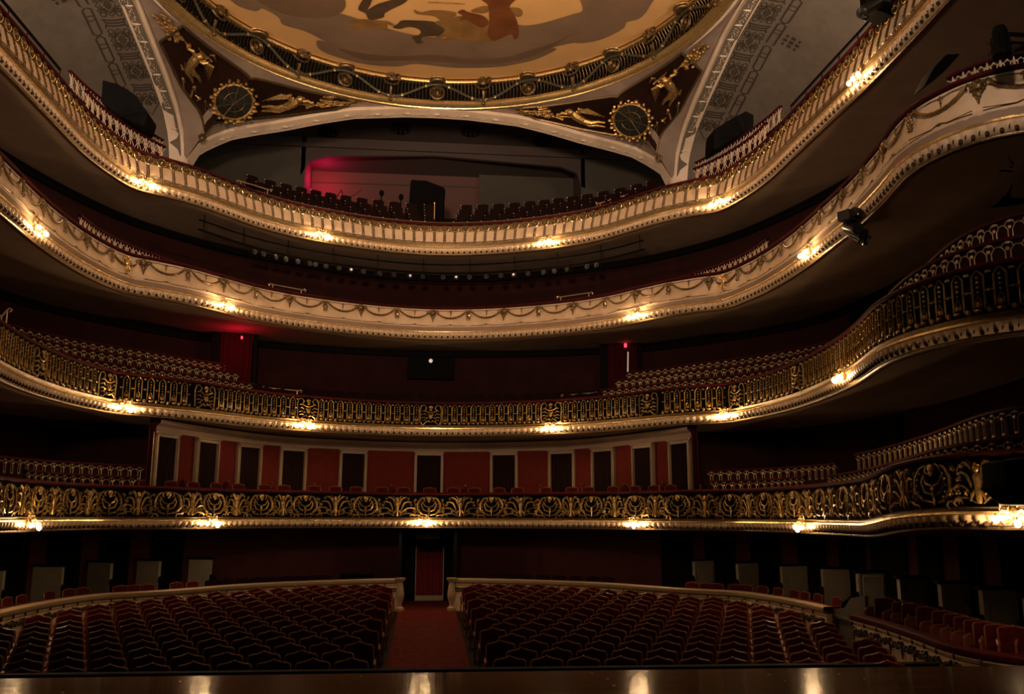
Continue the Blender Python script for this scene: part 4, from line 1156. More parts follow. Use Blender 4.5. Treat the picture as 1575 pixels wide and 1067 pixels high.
# ------------------------------------------------------------------ upper hall: arches, pendentives, ring, ceiling
YB = 35.5; XS = 10.3; RING = (0.0, 25.66); RR = 9.56; ZR = 17.0
back_px = [(662, 172), (720, 170.5), (800, 180), (850, 193), (901, 208), (945, 219), (978, 228.5), (1000, 240), (1020, 252), (1034, 264), (1041, 278)]
bh = []
for q in back_px:
    v = atY(*q, YB); bh.append((max(0, v.x), v.z))
bh[0] = (0, 17.05); bh[1] = (1.34, 17.03); bh[2] = (3.58, 16.84)
bh[-1] = (10.35, 14.1); bh.append((10.5, 13.6)); 
side_px = [(283, 243), (279, 215), (270, 165), (254, 118), (229, 56), (208, 0)]
sh = []
for q in side_px:
    v = atX(*q, -XS); sh.append((v.y, v.z))
sh[0] = (35.4, 14.1)
# symmetric about ring centre
yc = RING[1]; 
sh = [p for p in sh if p[1] > 0]
ztop = max(z for _, z in sh)
def side_z(y):
    # arch height along Y, symmetric about ring centre
    d = abs(y-yc); w = YB-yc
    return arch_z(d/w)
zc = bh[0][1]
SAZ = [(0, 17.38), (2.94, 17.2), (4.6, 16.85), (6.76, 16.38), (8.35, 15.88), (9.2, 15.3), (9.6, 14.8), (9.84, 14.1), (12, 13)]
def side_arch_z(u):
    x = abs(u)*(YB-yc)
    for i in range(len(SAZ)-1):
        if SAZ[i][0] <= x <= SAZ[i+1][0]:
            k = (x-SAZ[i][0])/(SAZ[i+1][0]-SAZ[i][0]); return SAZ[i][1]+(SAZ[i+1][1]-SAZ[i][1])*k
    return 13
def arch_z(u):
    x = u*10.35
    for i in range(len(bh)-1):
        if bh[i][0] <= x <= bh[i+1][0]:
            k = (x-bh[i][0])/(bh[i+1][0]-bh[i][0]+1e-9); return bh[i][1]+(bh[i+1][1]-bh[i][1])*k
    return bh[-1][1]
def boundary(q):
    # q 0..1: back arch crown -> corner (0.5) -> side arch crown ; right side
    if q <= .5:
        u = q*2; return Vector((XS*u, YB, arch_z(u)))
    u = (1-q)*2; return Vector((XS, yc+(YB-yc)*u, side_arch_z(u)))
def ringpt(q, R=RR, Z=ZR):
    a = PI/2*(1-q); return Vector((RING[0]+R*cos(a), RING[1]+R*sin(a), Z))
def pend(q, v, side=1, out=0.):
    a = ringpt(q, RR+.12, ZR-.05); c = boundary(q)
    p = a.lerp(c, v); bulge = sin(v*PI)*.0
    p.z += .25*sin(v*PI)*sin(q*PI)   # gentle curve
    if out:
        nrm = Vector((-.5*sin(q*PI/2)-.2, -.5*cos(q*PI/2)-.2, -.75)).normalized(); p += nrm*out
    return Vector((side*p.x, p.y, p.z))
for side, nm in ((-1, 'left'), (1, 'right')):
    b = MB(); rows = []
    for i in range(41):
        q = i/40; rows.append([pend(q, v/8, side) for v in range(9)])
    b.grid(rows); struct(b.obj('ceiling_pendentive', 'creamdim'))
    # relief panel
    root = empty('pendentive_relief', pend(.5, .5, side), 'dark triangular relief with gilded cherubs and fan window, %s of the dome' % nm, 'relief')
    O = pend(.5, .5, side)
    def loc(v): return v-O
    q0, q1 = .215, .735
    def vb(q): return .84-.13*math.exp(-((q-.5)/.07)**2)
    b = MB(); rows = []
    QL = [q0+(.5-q0)*i/20 for i in range(20)]+[.5+(q1-.5)*i/20 for i in range(21)]
    for q in QL: rows.append([loc(pend(q, .12+(vb(q)-.12)*v/8, side, .06)) for v in range(9)])
    b.grid(rows); b.obj('ground', 'pendbg', root)
    b = MB()
    outl = [pend(q, .12, side, .07) for q in QL] + [pend(q, vb(q), side, .07) for q in reversed(QL)]
    b.tube([loc(p) for p in outl], .055, 5, True); b.obj('frame_moulding', 'bronze', root)
    # corner rosettes
    first = None
    for (q, v) in ((q0, .5), (q1, .5), (.5, .745)):
        b = MB()
        for k in range(7): b.ball((.12*cos(k*.9), .05*sin(k*2), .12*sin(k*.9)), .06, 5, 4)
        b.ball((0, 0, 0), .09, 6, 4)
        o = b.obj('corner_rosette', 'bronze', root) if first is None else first.copy()
        if first is None: first = o
        else: COL.objects.link(o); o.parent = root
        o.location = loc(pend(q, v, side, .1))
    # fan window
    cq, cv = .50, .36
    wc = pend(cq, cv, side, .30)
    wn = Vector((-side*.45, -.55, -.70)).normalized(); wx = Vector((side*.7, -.7, 0)).normalized(); wx = (wx-wn*wx.dot(wn)).normalized(); wy = wn.cross(wx)
    def W(x, y, out=.1):   # flat medallion coordinates
        return loc(wc+wx*x*.56+wy*y*.56+wn*(out-.1))
    b = MB(); b.add([W(0, 0, .14)]+[W(1.35*cos(2*PI*k/16), 1.25*sin(2*PI*k/16), .10) for k in range(16)], [(0, k+1, (k+1) % 16+1) for k in range(16)]); b.obj('fan_window', 'glass', root, smooth=False)
    b = MB()
    for k in range(9): b.tube([W(0, .1, .17), W(1.33*cos(2*PI*k/9), 1.23*sin(2*PI*k/9), .14)], .016, 4)
    b.tube([W(.75*cos(2*PI*k/14), .7*sin(2*PI*k/14), .16) for k in range(14)], .014, 4, True)
    b.obj('glazing_bar', 'bronze', root)
    b = MB(); random.seed(11)
    for k in range(34):
        a = 2*PI*k/34; rr = 1.45+.18*(k % 2)+random.uniform(-.05, .05)
        p = W(rr*cos(a), rr*.95*sin(a), .16); b.ball(p, (random.uniform(.05, .11), .08, random.uniform(.05, .11)), 5, 4)
    b.tube([W(1.38*cos(2*PI*k/20), 1.28*sin(2*PI*k/20), .14) for k in range(20)], .05, 5, True)
    b.obj('leaf_wreath', 'gold', root)
    # cherub figures
    def fig(name, q, v, s, flip):
        b = MB(); c = loc(pend(q, v, side, .18)); fx = flip
        ex = (pend(q+.02, v, side)-pend(q-.02, v, side)).normalized(); ey = (pend(q, v-.05, side)-pend(q, v+.05, side)).normalized(); en = ex.cross(ey)
        if en.z > 0: en = -en
        def L(x, y, z=0): return c+ex*x*s*fx+ey*y*s+en*z*s
        def bl(x, y, r, z=0):
            p = L(x, y, z); b.ball(p, r*s, 8, 6)
        bl(.0, .42, .15, .1); bl(0, .15, .17, .06); bl(.03, -.02, .18, .06); bl(.08, -.18, .17, .05)
        b.tube([L(0, .30, .06), L(.02, .1, .1), L(.08, -.2, .06)], [.14*s, .18*s, .16*s], 7)
        b.tube([L(-.12, .25, .05), L(-.40, .32, .1), L(-.62, .18, .08), L(-.70, .22, .08)], [.08*s, .07*s, .055*s, .04*s], 6)
        b.tube([L(.14, .25, .05), L(.38, .38, .1), L(.50, .60, .08)], [.08*s, .065*s, .04*s], 6)
        b.tube([L(.1, -.2, .05), L(.42, -.30, .12), L(.72, -.24, .08), L(1.0, -.30, .05)], [.12*s, .11*s, .075*s, .045*s], 7)
        b.tube([L(.05, -.22, .05), L(.22, -.48, .12), L(.52, -.52, .08), L(.80, -.62, .05)], [.12*s, .10*s, .07*s, .04*s], 7)
        for k in range(6): b.tube([L(.1, .2, 0), L(.25+.12*k, .42+.04*k, .02), L(.42+.16*k, .30-.05*k, .0)], [.02*s, .05*s, .012*s], 4)
        for k in range(8): b.ball(L(.13*cos(k*.8), .45+.11*sin(k*.8), .12), .05*s, 5, 4)
        b.obj(name, 'gold', root)
    fig('cherub', .34, .50, 1.0, 1); fig('cherub', .64, .50, 1.0, -1)
    b = MB(); random.seed(5)
    for k in range(130):
        q = random.choice([random.uniform(.2, .28), random.uniform(.42, .58), random.uniform(.70, .79), random.uniform(.25, .75)]); v = random.uniform(.16, .78 if abs(q-.5) > .06 else .68)
        if abs(q-.5) < .09 and abs(v-.36) < .20: continue
        if q < q0+.05 or q > q1-.05: v = random.uniform(.38, .62)
        p = pend(q, v, side, .08); p2 = pend(q+random.uniform(-.02, .02), v+random.uniform(-.07, .07), side, .14); p3 = pend(q+random.uniform(-.025, .025), v+random.uniform(-.07, .07), side, .10)
        b.tube([loc(p), loc(p2), loc(p3)], [.02, .05, .015], 5)
        b.ball(loc(p2), random.uniform(.04, .08), 5, 4)
    b.obj('scroll_foliage', 'gold', root)

# arch bands: back arch and the two side arches
def arch_band(pts, name, nrm, m_='creamdim'):
    # pts: list of Vector, nrm: direction towards hall; intrados below
    b = MB(); rows = []
    N = len(pts)
    for i, p in enumerate(pts):
        a = pts[max(0, i-1)]; c = pts[min(N-1, i+1)]; t = (c-a).normalized(); dn = t.cross(nrm).normalized()
        if dn.z > 0: dn = -dn
        rows.append([p+dn*d+nrm*o for d, o in ((-.16, .0), (-.13, .06), (-.06, .08), (-.04, .12), (.03, .13), (.06, .10), (.09, .11), (.12, .04), (.13, -.02), (.17, -.12), (.20, -.40), (.22, -.45))])
    b.grid(rows); return struct(b.obj(name, m_))
NB = 60
bp = [Vector((XS*(-1+2*i/NB), YB, arch_z(abs(-1+2*i/NB)))) for i in range(NB+1)]
M['archm'] = mat('arch_moulding', (.66, .54, .42), .6, noise=.12, nscale=2)
arch_band(bp, 'trim_20', Vector((0, -1, 0)), 'archm')
for side in (-1, 1):
    sp = [Vector((side*XS, yc+(YB-yc)*u, side_arch_z(abs(u)))) for u in [1-2.0*i/NB for i in range(int(NB*1.0)+1)]]
    arch_band(sp, 'trim_%d' % (21+(side > 0)), Vector((-side, 0, 0)), 'archm')
    # corner pier below
    b = MB(); b.lathe([(.42, 9.9), (.42, 13.6), (.36, 13.9), (.30, 14.4)], (side*(XS+.05), YB+.05, 0), 12); struct(b.obj('trim_%d' % (23+(side > 0)), 'archm'))
# leaf enrichment dots along the arch intrados
for nm, fnp in (('back', lambda u: Vector((XS*u, YB+.16, arch_z(abs(u))-.20))),):
    b = MB(); random.seed(2)
    for i in range(400):
        u = -.98+1.96*i/399
        if i % 25 == 0: b.ball(fnp(u)+Vector((0, -.03, .0)), (.14, .06, .05), 6, 4)
        else:
            b.ball(fnp(u)+Vector((0, 0, random.uniform(-.05, .05))), (.022, .03, .03), 4, 3)
    struct(b.obj('trim_25', 'archm'))
for side in (-1, 1):
    b = MB(); random.seed(4)
    for i in range(330):
        u = 1-1.3*i/329; yy = yc+(YB-yc)*u; zc_ = side_arch_z(abs(u))+.22
        if i % 22 == 0: b.ball((side*(XS+.2), yy, zc_-.42), (.16, .05, .04), 6, 4)
        for q in range(2): b.ball((side*(XS+.14+.2*random.random()), yy, zc_-.42+random.uniform(-.02, .02)), (.02, .03, .02), 4, 3)
    struct(b.obj('trim_%d' % (26+(side > 0)), 'archm'))

# side vaults behind side arches, over the gallery
def vault(u, t):   # u along Y in metres, t 0..1 outwards-down
    z0 = side_arch_z((u-yc)/(YB-yc))-.2
    a = t*PI/2
    return Vector((XS+.35+4.4*sin(a), u, 11.2+(z0-11.2)*cos(a)**.8))
for side, nm in ((-1, 'left'), (1, 'right')):
    b = MB(); rows = []
    for i in range(40):
        u = 9+i*(YB-9)/39; rows.append([Vector((side*(XS), u, vault(u, 0).z))]+[Vector((side*vault(u, t/14).x, u, vault(u, t/14).z)) for t in range(15)]+[Vector((side*(XS+4.78), u, 9.8))])
    b.grid(rows); VAULT = struct(b.obj('ceiling_vault', 'vaultm'))
    def V(u, t, lift=.015):
        p = vault(u, t); c = vault(u, min(1, t+.02)); n = Vector((-(p.z-c.z), 0, -(c.x-p.x))).normalized()
        p = p+n*lift; return Vector((side*p.x, p.y, p.z))
    def ribbon(b, pts, w, closed=False):
        P_ = [pts[i] for i in range(len(pts))]; N = len(P_); rows = []
        for i in range(N):
            a = P_[(i-1) % N] if closed or i else P_[i]; c = P_[(i+1) % N] if closed or i < N-1 else P_[i]
            du, dt = c[0]-a[0], (c[1]-a[1])*6.9; l = math.hypot(du, dt) or 1
            nu, nt_ = -dt/l*w/2, du/l*w/2/6.9
            rows.append([V(P_[i][0]+nu, P_[i][1]+nt_), V(P_[i][0]-nu, P_[i][1]-nt_)])
        if closed: rows.append(rows[0])
        b.grid(rows)
    b = MB()
    U = 1.65; ct = .079; hw = .057
    for k in range(13):
        cu = 34.3-U*.45-k*U
        def el(ru, rt, w, n=14, ou=0, ot=0): ribbon(b, [(cu+ou+ru*cos(2*PI*q/n), ct+ot+rt*sin(2*PI*q/n)) for q in range(n)], w, True)
        for r_ in (.98, .72): ribbon(b, [(cu-.55*r_, ct), (cu, ct+hw*r_), (cu+.55*r_, ct), (cu, ct-hw*r_)], .055, True)
        el(.34, hw*.62, .05); el(.13, hw*.22, .05)
        for q in (-.16, 0, .16):
            ribbon(b, [(cu+q-.2, ct-hw*.35), (cu+q+.2, ct+hw*.35)], .04); ribbon(b, [(cu+q-.2, ct+hw*.35), (cu+q+.2, ct-hw*.35)], .04)
        for su in (-1, 1):
            for st in (-1, 1):
                el(.11, hw*.24, .05, 8, su*.42, st*hw*.66); el(.07, hw*.14, .05, 6, su*.24, st*hw*.85)
        bu = cu-U/2
        for q in (-.13, 0, .13):
            ribbon(b, [(bu+q-.03, ct-hw*.8), (bu+q+.02, ct-hw*.3), (bu+q+.02, ct+hw*.3), (bu+q-.03, ct+hw*.8)], .075)
        for st in (-1, 1): ribbon(b, [(bu-.22, ct+st*hw*.95), (bu, ct+st*hw*.75), (bu+.22, ct+st*hw*.95)], .06)
    o = b.obj('lattice_frieze', 'stencil', VAULT, smooth=False); o['label'] = 'dark stencilled lattice frieze'
    root = VAULT; O = Vector((0, 0, 0))
    k = 0; u = 34
    b = MB(); b2 = MB()
    while u > 12:
        L_ = 1.35; ct = .182; h_ = .021
        pl = [(u, ct), (u-.12, ct+h_), (u-L_+.12, ct+h_), (u-L_, ct), (u-L_+.12, ct-h_), (u-.12, ct-h_)]
        ribbon(b, [(u, ct), (u-.12, ct+h_), (u-.6, ct+h_), (u-L_+.12, ct+h_), (u-L_, ct)], .07); ribbon(b, [(u, ct), (u-.12, ct-h_), (u-.6, ct-h_), (u-L_+.12, ct-h_), (u-L_, ct)], .07)
        if k % 1 == 0: ribbon(b2, [(u-L_*.62+.11*cos(a), ct+.023*sin(a)) for a in [2*PI*q/10 for q in range(10)]], .05, True)
        u -= L_; k += 1
    for bb, nn in ((b, 'link_band'), (b2, 'link_ring')):
        bb.v = [tuple(Vector(v)-O) for v in bb.v]; bb.obj(nn, 'stencil', root, smooth=False)
    # vent rosette
    b = MB(); cu, ct = (27.8, .252) if side < 0 else (28.0, .272)
    for dx in (-.23, 0, .23):
        for dy in (-.034, 0, .034):
            s1 = .10 if (dx == 0 and dy == 0) else .075
            ribbon(b, [(cu+dx-s1, ct+dy), (cu+dx+s1, ct+dy)], (.16 if not (abs(dx) > 0 and abs(dy) > 0) else .09))
    b.obj('vent_rosette', 'stencil', VAULT, smooth=False)

# dome ring: gold rim, grille drum, ornaments
def circ(R, Z, n=120, a0=0, a1=2*PI):
    return [Vector((RING[0]+R*cos(a0+(a1-a0)*k/n), RING[1]+R*sin(a0+(a1-a0)*k/n), Z)) for k in range(n+1)]
root = empty('dome_ring', (0, RING[1], ZR), 'gilded circular dome cornice with pierced grille, garland and medallions', 'cornice'); O = Vector((0, RING[1], ZR))
def ringsweep(prof, nm, m_):
    b = MB(); rows = []
    for k in range(145):
        a = 2*PI*k/144; rows.append([Vector((R*cos(a), R*sin(a), z)) for R, z in prof])
    b.grid(rows); return b.obj(nm, m_, root)
ringsweep([(RR+.30, .06), (RR+.22, -.04), (RR+.12, -.02), (RR+.10, .03)], 'outer_bead', 'goldrim')
ringsweep([(RR+.10, .03), (RR+.02, -.01), (RR-.06, .03), (RR-.14, .14), (RR-.12, .24), (RR-.04, .27)], 'gilded_rim', 'goldrim')
ringsweep([(RR-.06, .22), (RR-.02, .5), (RR-.14, .98)], 'drum_back', 'black')
ringsweep([(RR-.18, .93), (RR-.42, .90), (RR-.45, .95), (RR-.42, 1.02), (RR-.39, 1.05)], 'inner_rim', 'goldrim')
b = MB()
for k in range(400):
    a = 2*PI*k/400
    def C(R, z, da=0): return Vector((R*cos(a+da), R*sin(a+da), z))
    b.tube([C(RR-.12, .25), C(RR-.06, .45), C(RR-.10, .70), C(RR-.26, .92)], .014, 3)
    if k % 2 == 0: b.ball(C(RR-.14, .30), .035, 4, 3); b.ball(C(RR-.24, .86), .030, 4, 3)
o = b.obj('grille_bar', 'bronze', root); o['kind'] = 'stuff'
# angular spacing from the photographed medallions
med = [(536, 110), (673, 133), (809, 130), (936, 98)]
def ang(px, py):
    v = atZ(px, py, ZR+.6); return math.atan2(v.y-RING[1], v.x-RING[0])
angs = [ang(*q) for q in med]
stp = (angs[0]-angs[-1])/3; NM = max(8, round(2*PI/stp)); stp = 2*PI/NM; a0 = angs[1]
print('RING', NM, [round(math.degrees(a), 1) for a in angs])
def crown():
    b = MB(); random.seed(9)
    for k in range(30):
        a = random.uniform(0, PI); r_ = random.uniform(.08, .30)
        b.ball((r_*cos(a)*1.05, -.02+random.uniform(-.10, .03), .86+r_*sin(a)*.95), random.uniform(.04, .065), 5, 4)
    b.ball((0, -.08, .84), (.10, .07, .12), 8, 5)
    b.tube([(-.24, .0, .80), (-.15, -.06, .62), (0, -.08, .57), (.15, -.06, .62), (.24, .0, .80)], .035, 5)
    b.tube([(0, .1, .58), (0, .16, .34), (0, .17, .12)], [.055, .04, .05], 6); b.ball((0, .12, .05), (.07, .07, .09), 6, 4)
    for s_ in (-1, 1): b.tube([(s_*.04, .12, .30), (s_*.12, .08, .22), (s_*.05, .1, .14)], .025, 4)
    return b
def medal():
    b = MB()
    b.tube(ring_pts((0, -.06, .50), .29, 16), .032, 5, True); b.tube(ring_pts((0, -.06, .50), .22, 14), .024, 4, True)
    b.ball((0, -.08, .50), (.09, .06, .12), 8, 6)
    for s_ in (-1, 1):
        b.tube([(0, -.08, .34), (s_*.10, -.10, .38), (s_*.13, -.10, .52), (s_*.08, -.10, .62)], [.02, .035, .03, .012], 5)
    for k in range(7): b.ball((-.15+.05*k, -.10, .68+.02*sin(k)), .026, 5, 4)
    return b
def canopy():
    b = MB(); b.lathe([(.34, .88), (.36, .92), (.33, .98), (.27, 1.0), (.05, 1.02)], (0, -.02, 0), 18)
    for k in range(13): 
        a = PI+PI*k/12; b.ball((.31*cos(a), -.02+.31*sin(a), .87), .028, 5, 4)
    return b
cr_ = crown(); cr_.v = [(x*1.3, y*1.2, .86+(z-.86)*1.3 if z > .75 else z) for x, y, z in cr_.v]
pc = cr_.obj('crown_ornament', 'bronze', root); pm = medal().obj('medallion', 'bronze', root); pk = canopy().obj('canopy', 'bronze', root)
cg = MB(); cg.tube([(.37*cos(PI*k/12+PI), -.02+.37*sin(PI*k/12+PI), 1.0) for k in range(13)], .022, 5); pg = cg.obj('canopy_edge', 'goldrim', root)
for k in range(NM):
    for pr_, da in ((pm, 0), (pk, 0), (pg, 0), (pc, .5)):
        a = a0+(k+da)*stp
        if sin(a) < -.35: continue
        o = pr_.copy(); COL.objects.link(o); o.parent = root
        R = RR-.24 if pr_ is pm else RR-.40 if pr_ is pc else RR-.36
        o.location = (R*cos(a), R*sin(a), 0); o.rotation_euler.z = a-PI/2
for q in (pc, pm, pk, pg): bpy.data.objects.remove(q)
b = MB(); pts = []
for k in range(NM*16):
    a = a0+k*stp/16; u = cos(k*2*PI/16); z = .52+.30*u; R = RR-.30-.10*u; pts.append((R*cos(a), R*sin(a), z))
b.tube(pts, .055, 6, True); b.obj('garland', 'garland', root)
b = MB()
for k in range(NM*4):
    a = a0+(k+.5)*stp/4; u = cos((k+.5)*2*PI/4); R = RR-.30-.10*u; b.ball((R*cos(a), R*sin(a), .52+.30*u), .072, 6, 4)
b.obj('garland_tie', 'goldrim', root)
# flat surround between ring and arch (structure) - outer dark bands
b = MB(); rows = []
for k in range(145):
    a = 2*PI*k/144; rows.append([Vector((RR*cos(a)*f+0, RING[1]+RR*sin(a)*f, ZR+dz)) for f, dz in ((1.01, .05), (1.035, .03), (1.04, .0))])
b.grid(rows); struct(b.obj('trim_30', 'archm'))
# painted ceiling
ZC = ZR+1.06
b = MB(); rows = []
for i in range(13):
    R = (RR-.40)*i/12; rows.append([Vector((R*cos(2*PI*k/96), RING[1]+R*sin(2*PI*k/96), ZC+.02)) for k in range(97)])
b.grid(rows); ceil = struct(b.obj('ceiling', 'skin'))
root = empty('ceiling_painting', (0, RING[1], ZC), 'ceiling painting of brown clouds with dark animals and cloaked figures on ochre sky', 'painting')
def paint(name, poly, m_, lift):
    pts = [atZ(x, y, ZC) for x, y in poly]; me = MB()
    me.add([(p.x, p.y-RING[1], -lift) for p in pts], [tuple(range(len(pts)))])
    from mathutils.geometry import tessellate_polygon
    t = tessellate_polygon([[Vector((p[0], p[1], 0)) for p in me.v]])
    me.f = [tuple(x) for x in t]
    return me.obj(name, m_, root, smooth=False)
def smooth_poly(P, n=4):
    out = []; N = len(P)
    for i in range(N):
        p0, p1, p2, p3 = P[i-1], P[i], P[(i+1) % N], P[(i+2) % N]
        for k in range(n):
            t = k/n; out.append(tuple(.5*((2*p1[j])+(-p0[j]+p2[j])*t+(2*p0[j]-5*p1[j]+4*p2[j]-p3[j])*t*t+(-p0[j]+3*p1[j]-3*p2[j]+p3[j])*t**3) for j in (0, 1)))
    return out
paint('cloud', smooth_poly([(352, -14), (362, 6), (392, 17), (404, 13), (428, 26), (436, 38), (470, 48), (498, 62), (510, 66), (488, 62), (492, 76), (520, 88), (560, 98), (610, 102), (640, 98), (700, 104), (760, 103), (800, 97), (826, 90), (856, 76), (850, 73), (880, 66), (896, 66), (926, 60), (958, 44), (964, 34), (984, 28), (1000, 8), (1006, -20), (900, -24), (892, -4), (896, 16), (880, 22), (840, 34), (812, 39), (790, 38), (760, 46), (700, 58), (640, 54), (590, 42), (548, 28), (520, 20), (498, 22), (484, -30), (420, -30)]), 'cloud', .004)
paint('cloud_shadow', smooth_poly([(380, -20), (398, 2), (440, 22), (486, 28), (520, 22), (532, 6), (516, -12), (440, -34)]), 'cloud2', .008)
paint('cloud_shadow', smooth_poly([(520, 74), (560, 82), (612, 86), (668, 84), (720, 90), (775, 88), (812, 78), (850, 66), (880, 52), (850, 72), (800, 92), (740, 98), (640, 93), (560, 92)]), 'cloud2', .008)
# plain generic figures
paint('painted_animal', smooth_poly([(536, 33), (544, 30), (560, 29), (585, 31), (596, 32), (606, 37), (601, 39), (597, 37), (596, 44), (602, 47), (580, 45), (560, 43), (556, 46), (561, 50), (554, 49), (546, 43), (541, 43)]), 'fig1', .012)
paint('painted_bird', smooth_poly([(551, 14), (556, 2), (566, -10), (574, -8), (570, 6), (566, 14), (580, 6), (600, 0), (620, -6), (636, -10), (622, 4), (606, 12), (592, 20), (590, 26), (574, 30), (566, 28), (562, 20)]), 'fig2', .012)
paint('painted_horse', smooth_poly([(604, 41), (612, 36), (618, 31), (640, 31), (668, 33), (690, 40), (694, 52), (676, 55), (652, 56), (648, 62), (652, 64), (642, 67), (636, 60), (634, 56), (646, 52), (645, 45), (630, 41), (614, 44)]), 'fig2', .012)
paint('painted_horse', smooth_poly([(668, 34), (690, 28), (710, 24), (735, 26), (750, 36), (760, 50), (755, 62), (736, 64), (710, 62), (690, 60), (682, 64), (678, 62), (688, 56), (672, 58), (660, 60), (676, 54), (684, 44)]), 'fig1', .016)
paint('painted_figure', smooth_poly([(637, 14), (648, 18), (664, 15), (690, 16), (702, 20), (696, 27), (680, 31), (668, 24), (652, 22), (640, 20)]), 'fig1', .020)
paint('painted_figure', smooth_poly([(704, 18), (712, 14), (718, 17), (730, 20), (744, 24), (752, 34), (742, 42), (728, 36), (716, 30), (706, 30), (712, 24)]), 'fig3', .020)
paint('painted_cloak', smooth_poly([(740, -16), (752, -6), (762, -12), (776, -14), (796, -6), (784, 8), (790, 20), (796, 34), (798, 52), (792, 60), (786, 52), (770, 58), (758, 62), (750, 52), (752, 36), (752, 20), (750, 6), (740, -2)]), 'fig3', .024)
paint('painted_figure', smooth_poly([(724, 16), (742, 9), (752, 10), (750, 18), (738, 20)]), 'fig1', .014)
paint('painted_figure', smooth_poly([(784, 12), (798, 12), (804, 18), (800, 25), (790, 23)]), 'fig1', .014)
tx = bpy.data.curves.new('painted_inscription', 'FONT'); tx.body = '\u0391\u039d\u0398\u03a1\u039f\u03a0\u039f\u03a0\u0391\u0398\u0395\u0399\u0391\u0399'; tx.size = 1.0; tx.align_x = 'CENTER'
to = bpy.data.objects.new('inscription', tx); COL.objects.link(to)
dg = bpy.context.evaluated_depsgraph_get(); dg.update()
me = bpy.data.meshes.new_from_object(to.evaluated_get(dg)); bpy.data.objects.remove(to)
xs_ = [v.co.x for v in me.vertices]; ys_ = [v.co.y for v in me.vertices]; wx = max(xs_)-min(xs_)
A0 = atZ(658, 4, ZC); A1 = atZ(714.5, 6.5, ZC); A2 = atZ(658, 1.5, ZC); 
for v in me.vertices:
    u = (v.co.x-min(xs_))/wx; h = v.co.y/(max(ys_)-min(ys_)) if max(ys_) > min(ys_) else 0
    bp_ = A0.lerp(A1, u) + (A2-A0)*h; v.co = (bp_.x, bp_.y-RING[1], -.02)
me.materials.clear(); me.materials.append(M['ink']); oi = bpy.data.objects.new('inscription', me); COL.objects.link(oi); oi.parent = root

# ------------------------------------------------------------------ rear gallery behind the back arch
M['roomdark'] = mat('gallery_wall', (.05, .045, .035), .85, noise=.12, nscale=1.5)
M['roomceil'] = mat('gallery_ceiling', (.05, .036, .034), .85)
YW = 41.5
zt = atY(700, 232, YW).z
b = MB(); xl = atY(470, 250, YW).x; xr = atY(893, 262, YW).x
b.box(((xl-13)/2, YW, 14), (xl+13, .2, 9)); b.box(((xr+13)/2, YW, 14), (13-xr, .2, 9))
struct(b.obj('wall_gallery', 'roomdark', smooth=False))
# header with rounded corners
b = MB(); zt0 = atY(660, 240, YW).z
hdr = [(xl-.2, 19), (xl-.2, zt0-1.3), (xl+.2, zt0-.55), (xl+1.0, zt0-.25), (0, zt0+.0), (xr-1.0, zt0-.3), (xr-.2, zt0-.6), (xr+.0, zt0-1.3), (xr+.2, zt0-1.4), (xr+.2, 19)]
b.prism(hdr, lambda x, z, d: (x, YW-.1+d, z), .2)
from mathutils.geometry import tessellate_polygon
struct(b.obj('wall_header', 'roomceil', smooth=False))
YR = 44.5
b = MB(); b.box((atY(737, 260, YR).x/2+xl/2-.4, YR, 14.5), (atY(737, 260, YR).x-xl+.9, .15, 7)); struct(b.obj('wall_recess', mat('recess_wall', (.085, .04, .035), .8), smooth=False))
b = MB(); q = atY(737, 260, YR-.4).x; b.box(((q+13)/2, YR-.4, 14.5), (13-q, .15, 7)); struct(b.obj('wall_recess', 'roomdark', smooth=False))
b = MB(); b.box((xl-.15, (YW+YR)/2, 14.5), (.2, YR-YW, 7)); b.box((xr+.15, (YW+YR)/2, 14.5), (.2, YR-YW, 7)); struct(b.obj('wall_recess', 'roomceil', smooth=False))
b = MB(); b.box((0, 43, zt0+.25), (24, 3.5, .2)); struct(b.obj('ceiling_recess', 'roomceil', smooth=False))
b = MB(); b.box((0, 38.8, 18.2), (26, 6.4, .2)); struct(b.obj('ceiling_gallery', 'roomceil', smooth=False))
b = MB(); rows = []
for x in (-13, 13): rows.append([(x, 35.5, 12.1), (x, 36.4, 12.3), (x, 36.4, 12.35), (x, 45, 12.9)])
b.grid(rows); struct(b.obj('floor_gallery', 'floor', smooth=False))
for s_ in (-1, 1):
    b = MB(); b.box((s_*13, 40, 14), (.2, 10, 9)); struct(b.obj('wall_left' if s_ < 0 else 'wall_right', 'roomdark', smooth=False))
# panel moulding lines in the red-lit recess
b = MB(); a = atY(474, 280, YR-.12); c = atY(735, 288, YR-.12); b.tube([a, c], .03, 4); a = atY(474, 263, YR-.12); c = atY(500, 262, YR-.12); b.tube([a, c], .03, 4)
struct(b.obj('trim_40', 'roomdark'))
pr = atY(463, 262, 42.9)
for nm, p_ in (('a', atY(478, 292, 43.2)),):
    red_lamp(p_, 'small red lamp low in the left corner of the top gallery recess', 1, .05)
point(atY(497, 276, 43.3), (1, .02, .10), 130)
# vent rosettes on the gallery ceiling just behind the arch
for i, (px, py) in enumerate(((505, 203), (616, 198), (724, 202), (833, 217))):
    p = atZ(px, py, 18.05) if False else None
    v = atY(px, py, 39); b = MB(); e_z = 18.08; rr = ray(px, py); p = rr*(e_z/rr.z); p.x += CX
    for dx in (-.3, -.1, .1, .3):
        for dy in (-.45, -.15, .15, .45):
            if abs(dx)+abs(dy) < .7: b.box((dx, dy, 0), (.13, .2, .03))
    b.tube([(.46*cos(q*.45), .62*sin(q*.45), 0) for q in range(14)], .02, 4, True)
    tag(b.obj('ceiling_vent', 'black', loc=p, smooth=False), 'oval pierced vent in the gallery ceiling, %s from the left' % ORD[i+1], 'vent', 'gallery ceiling vents')
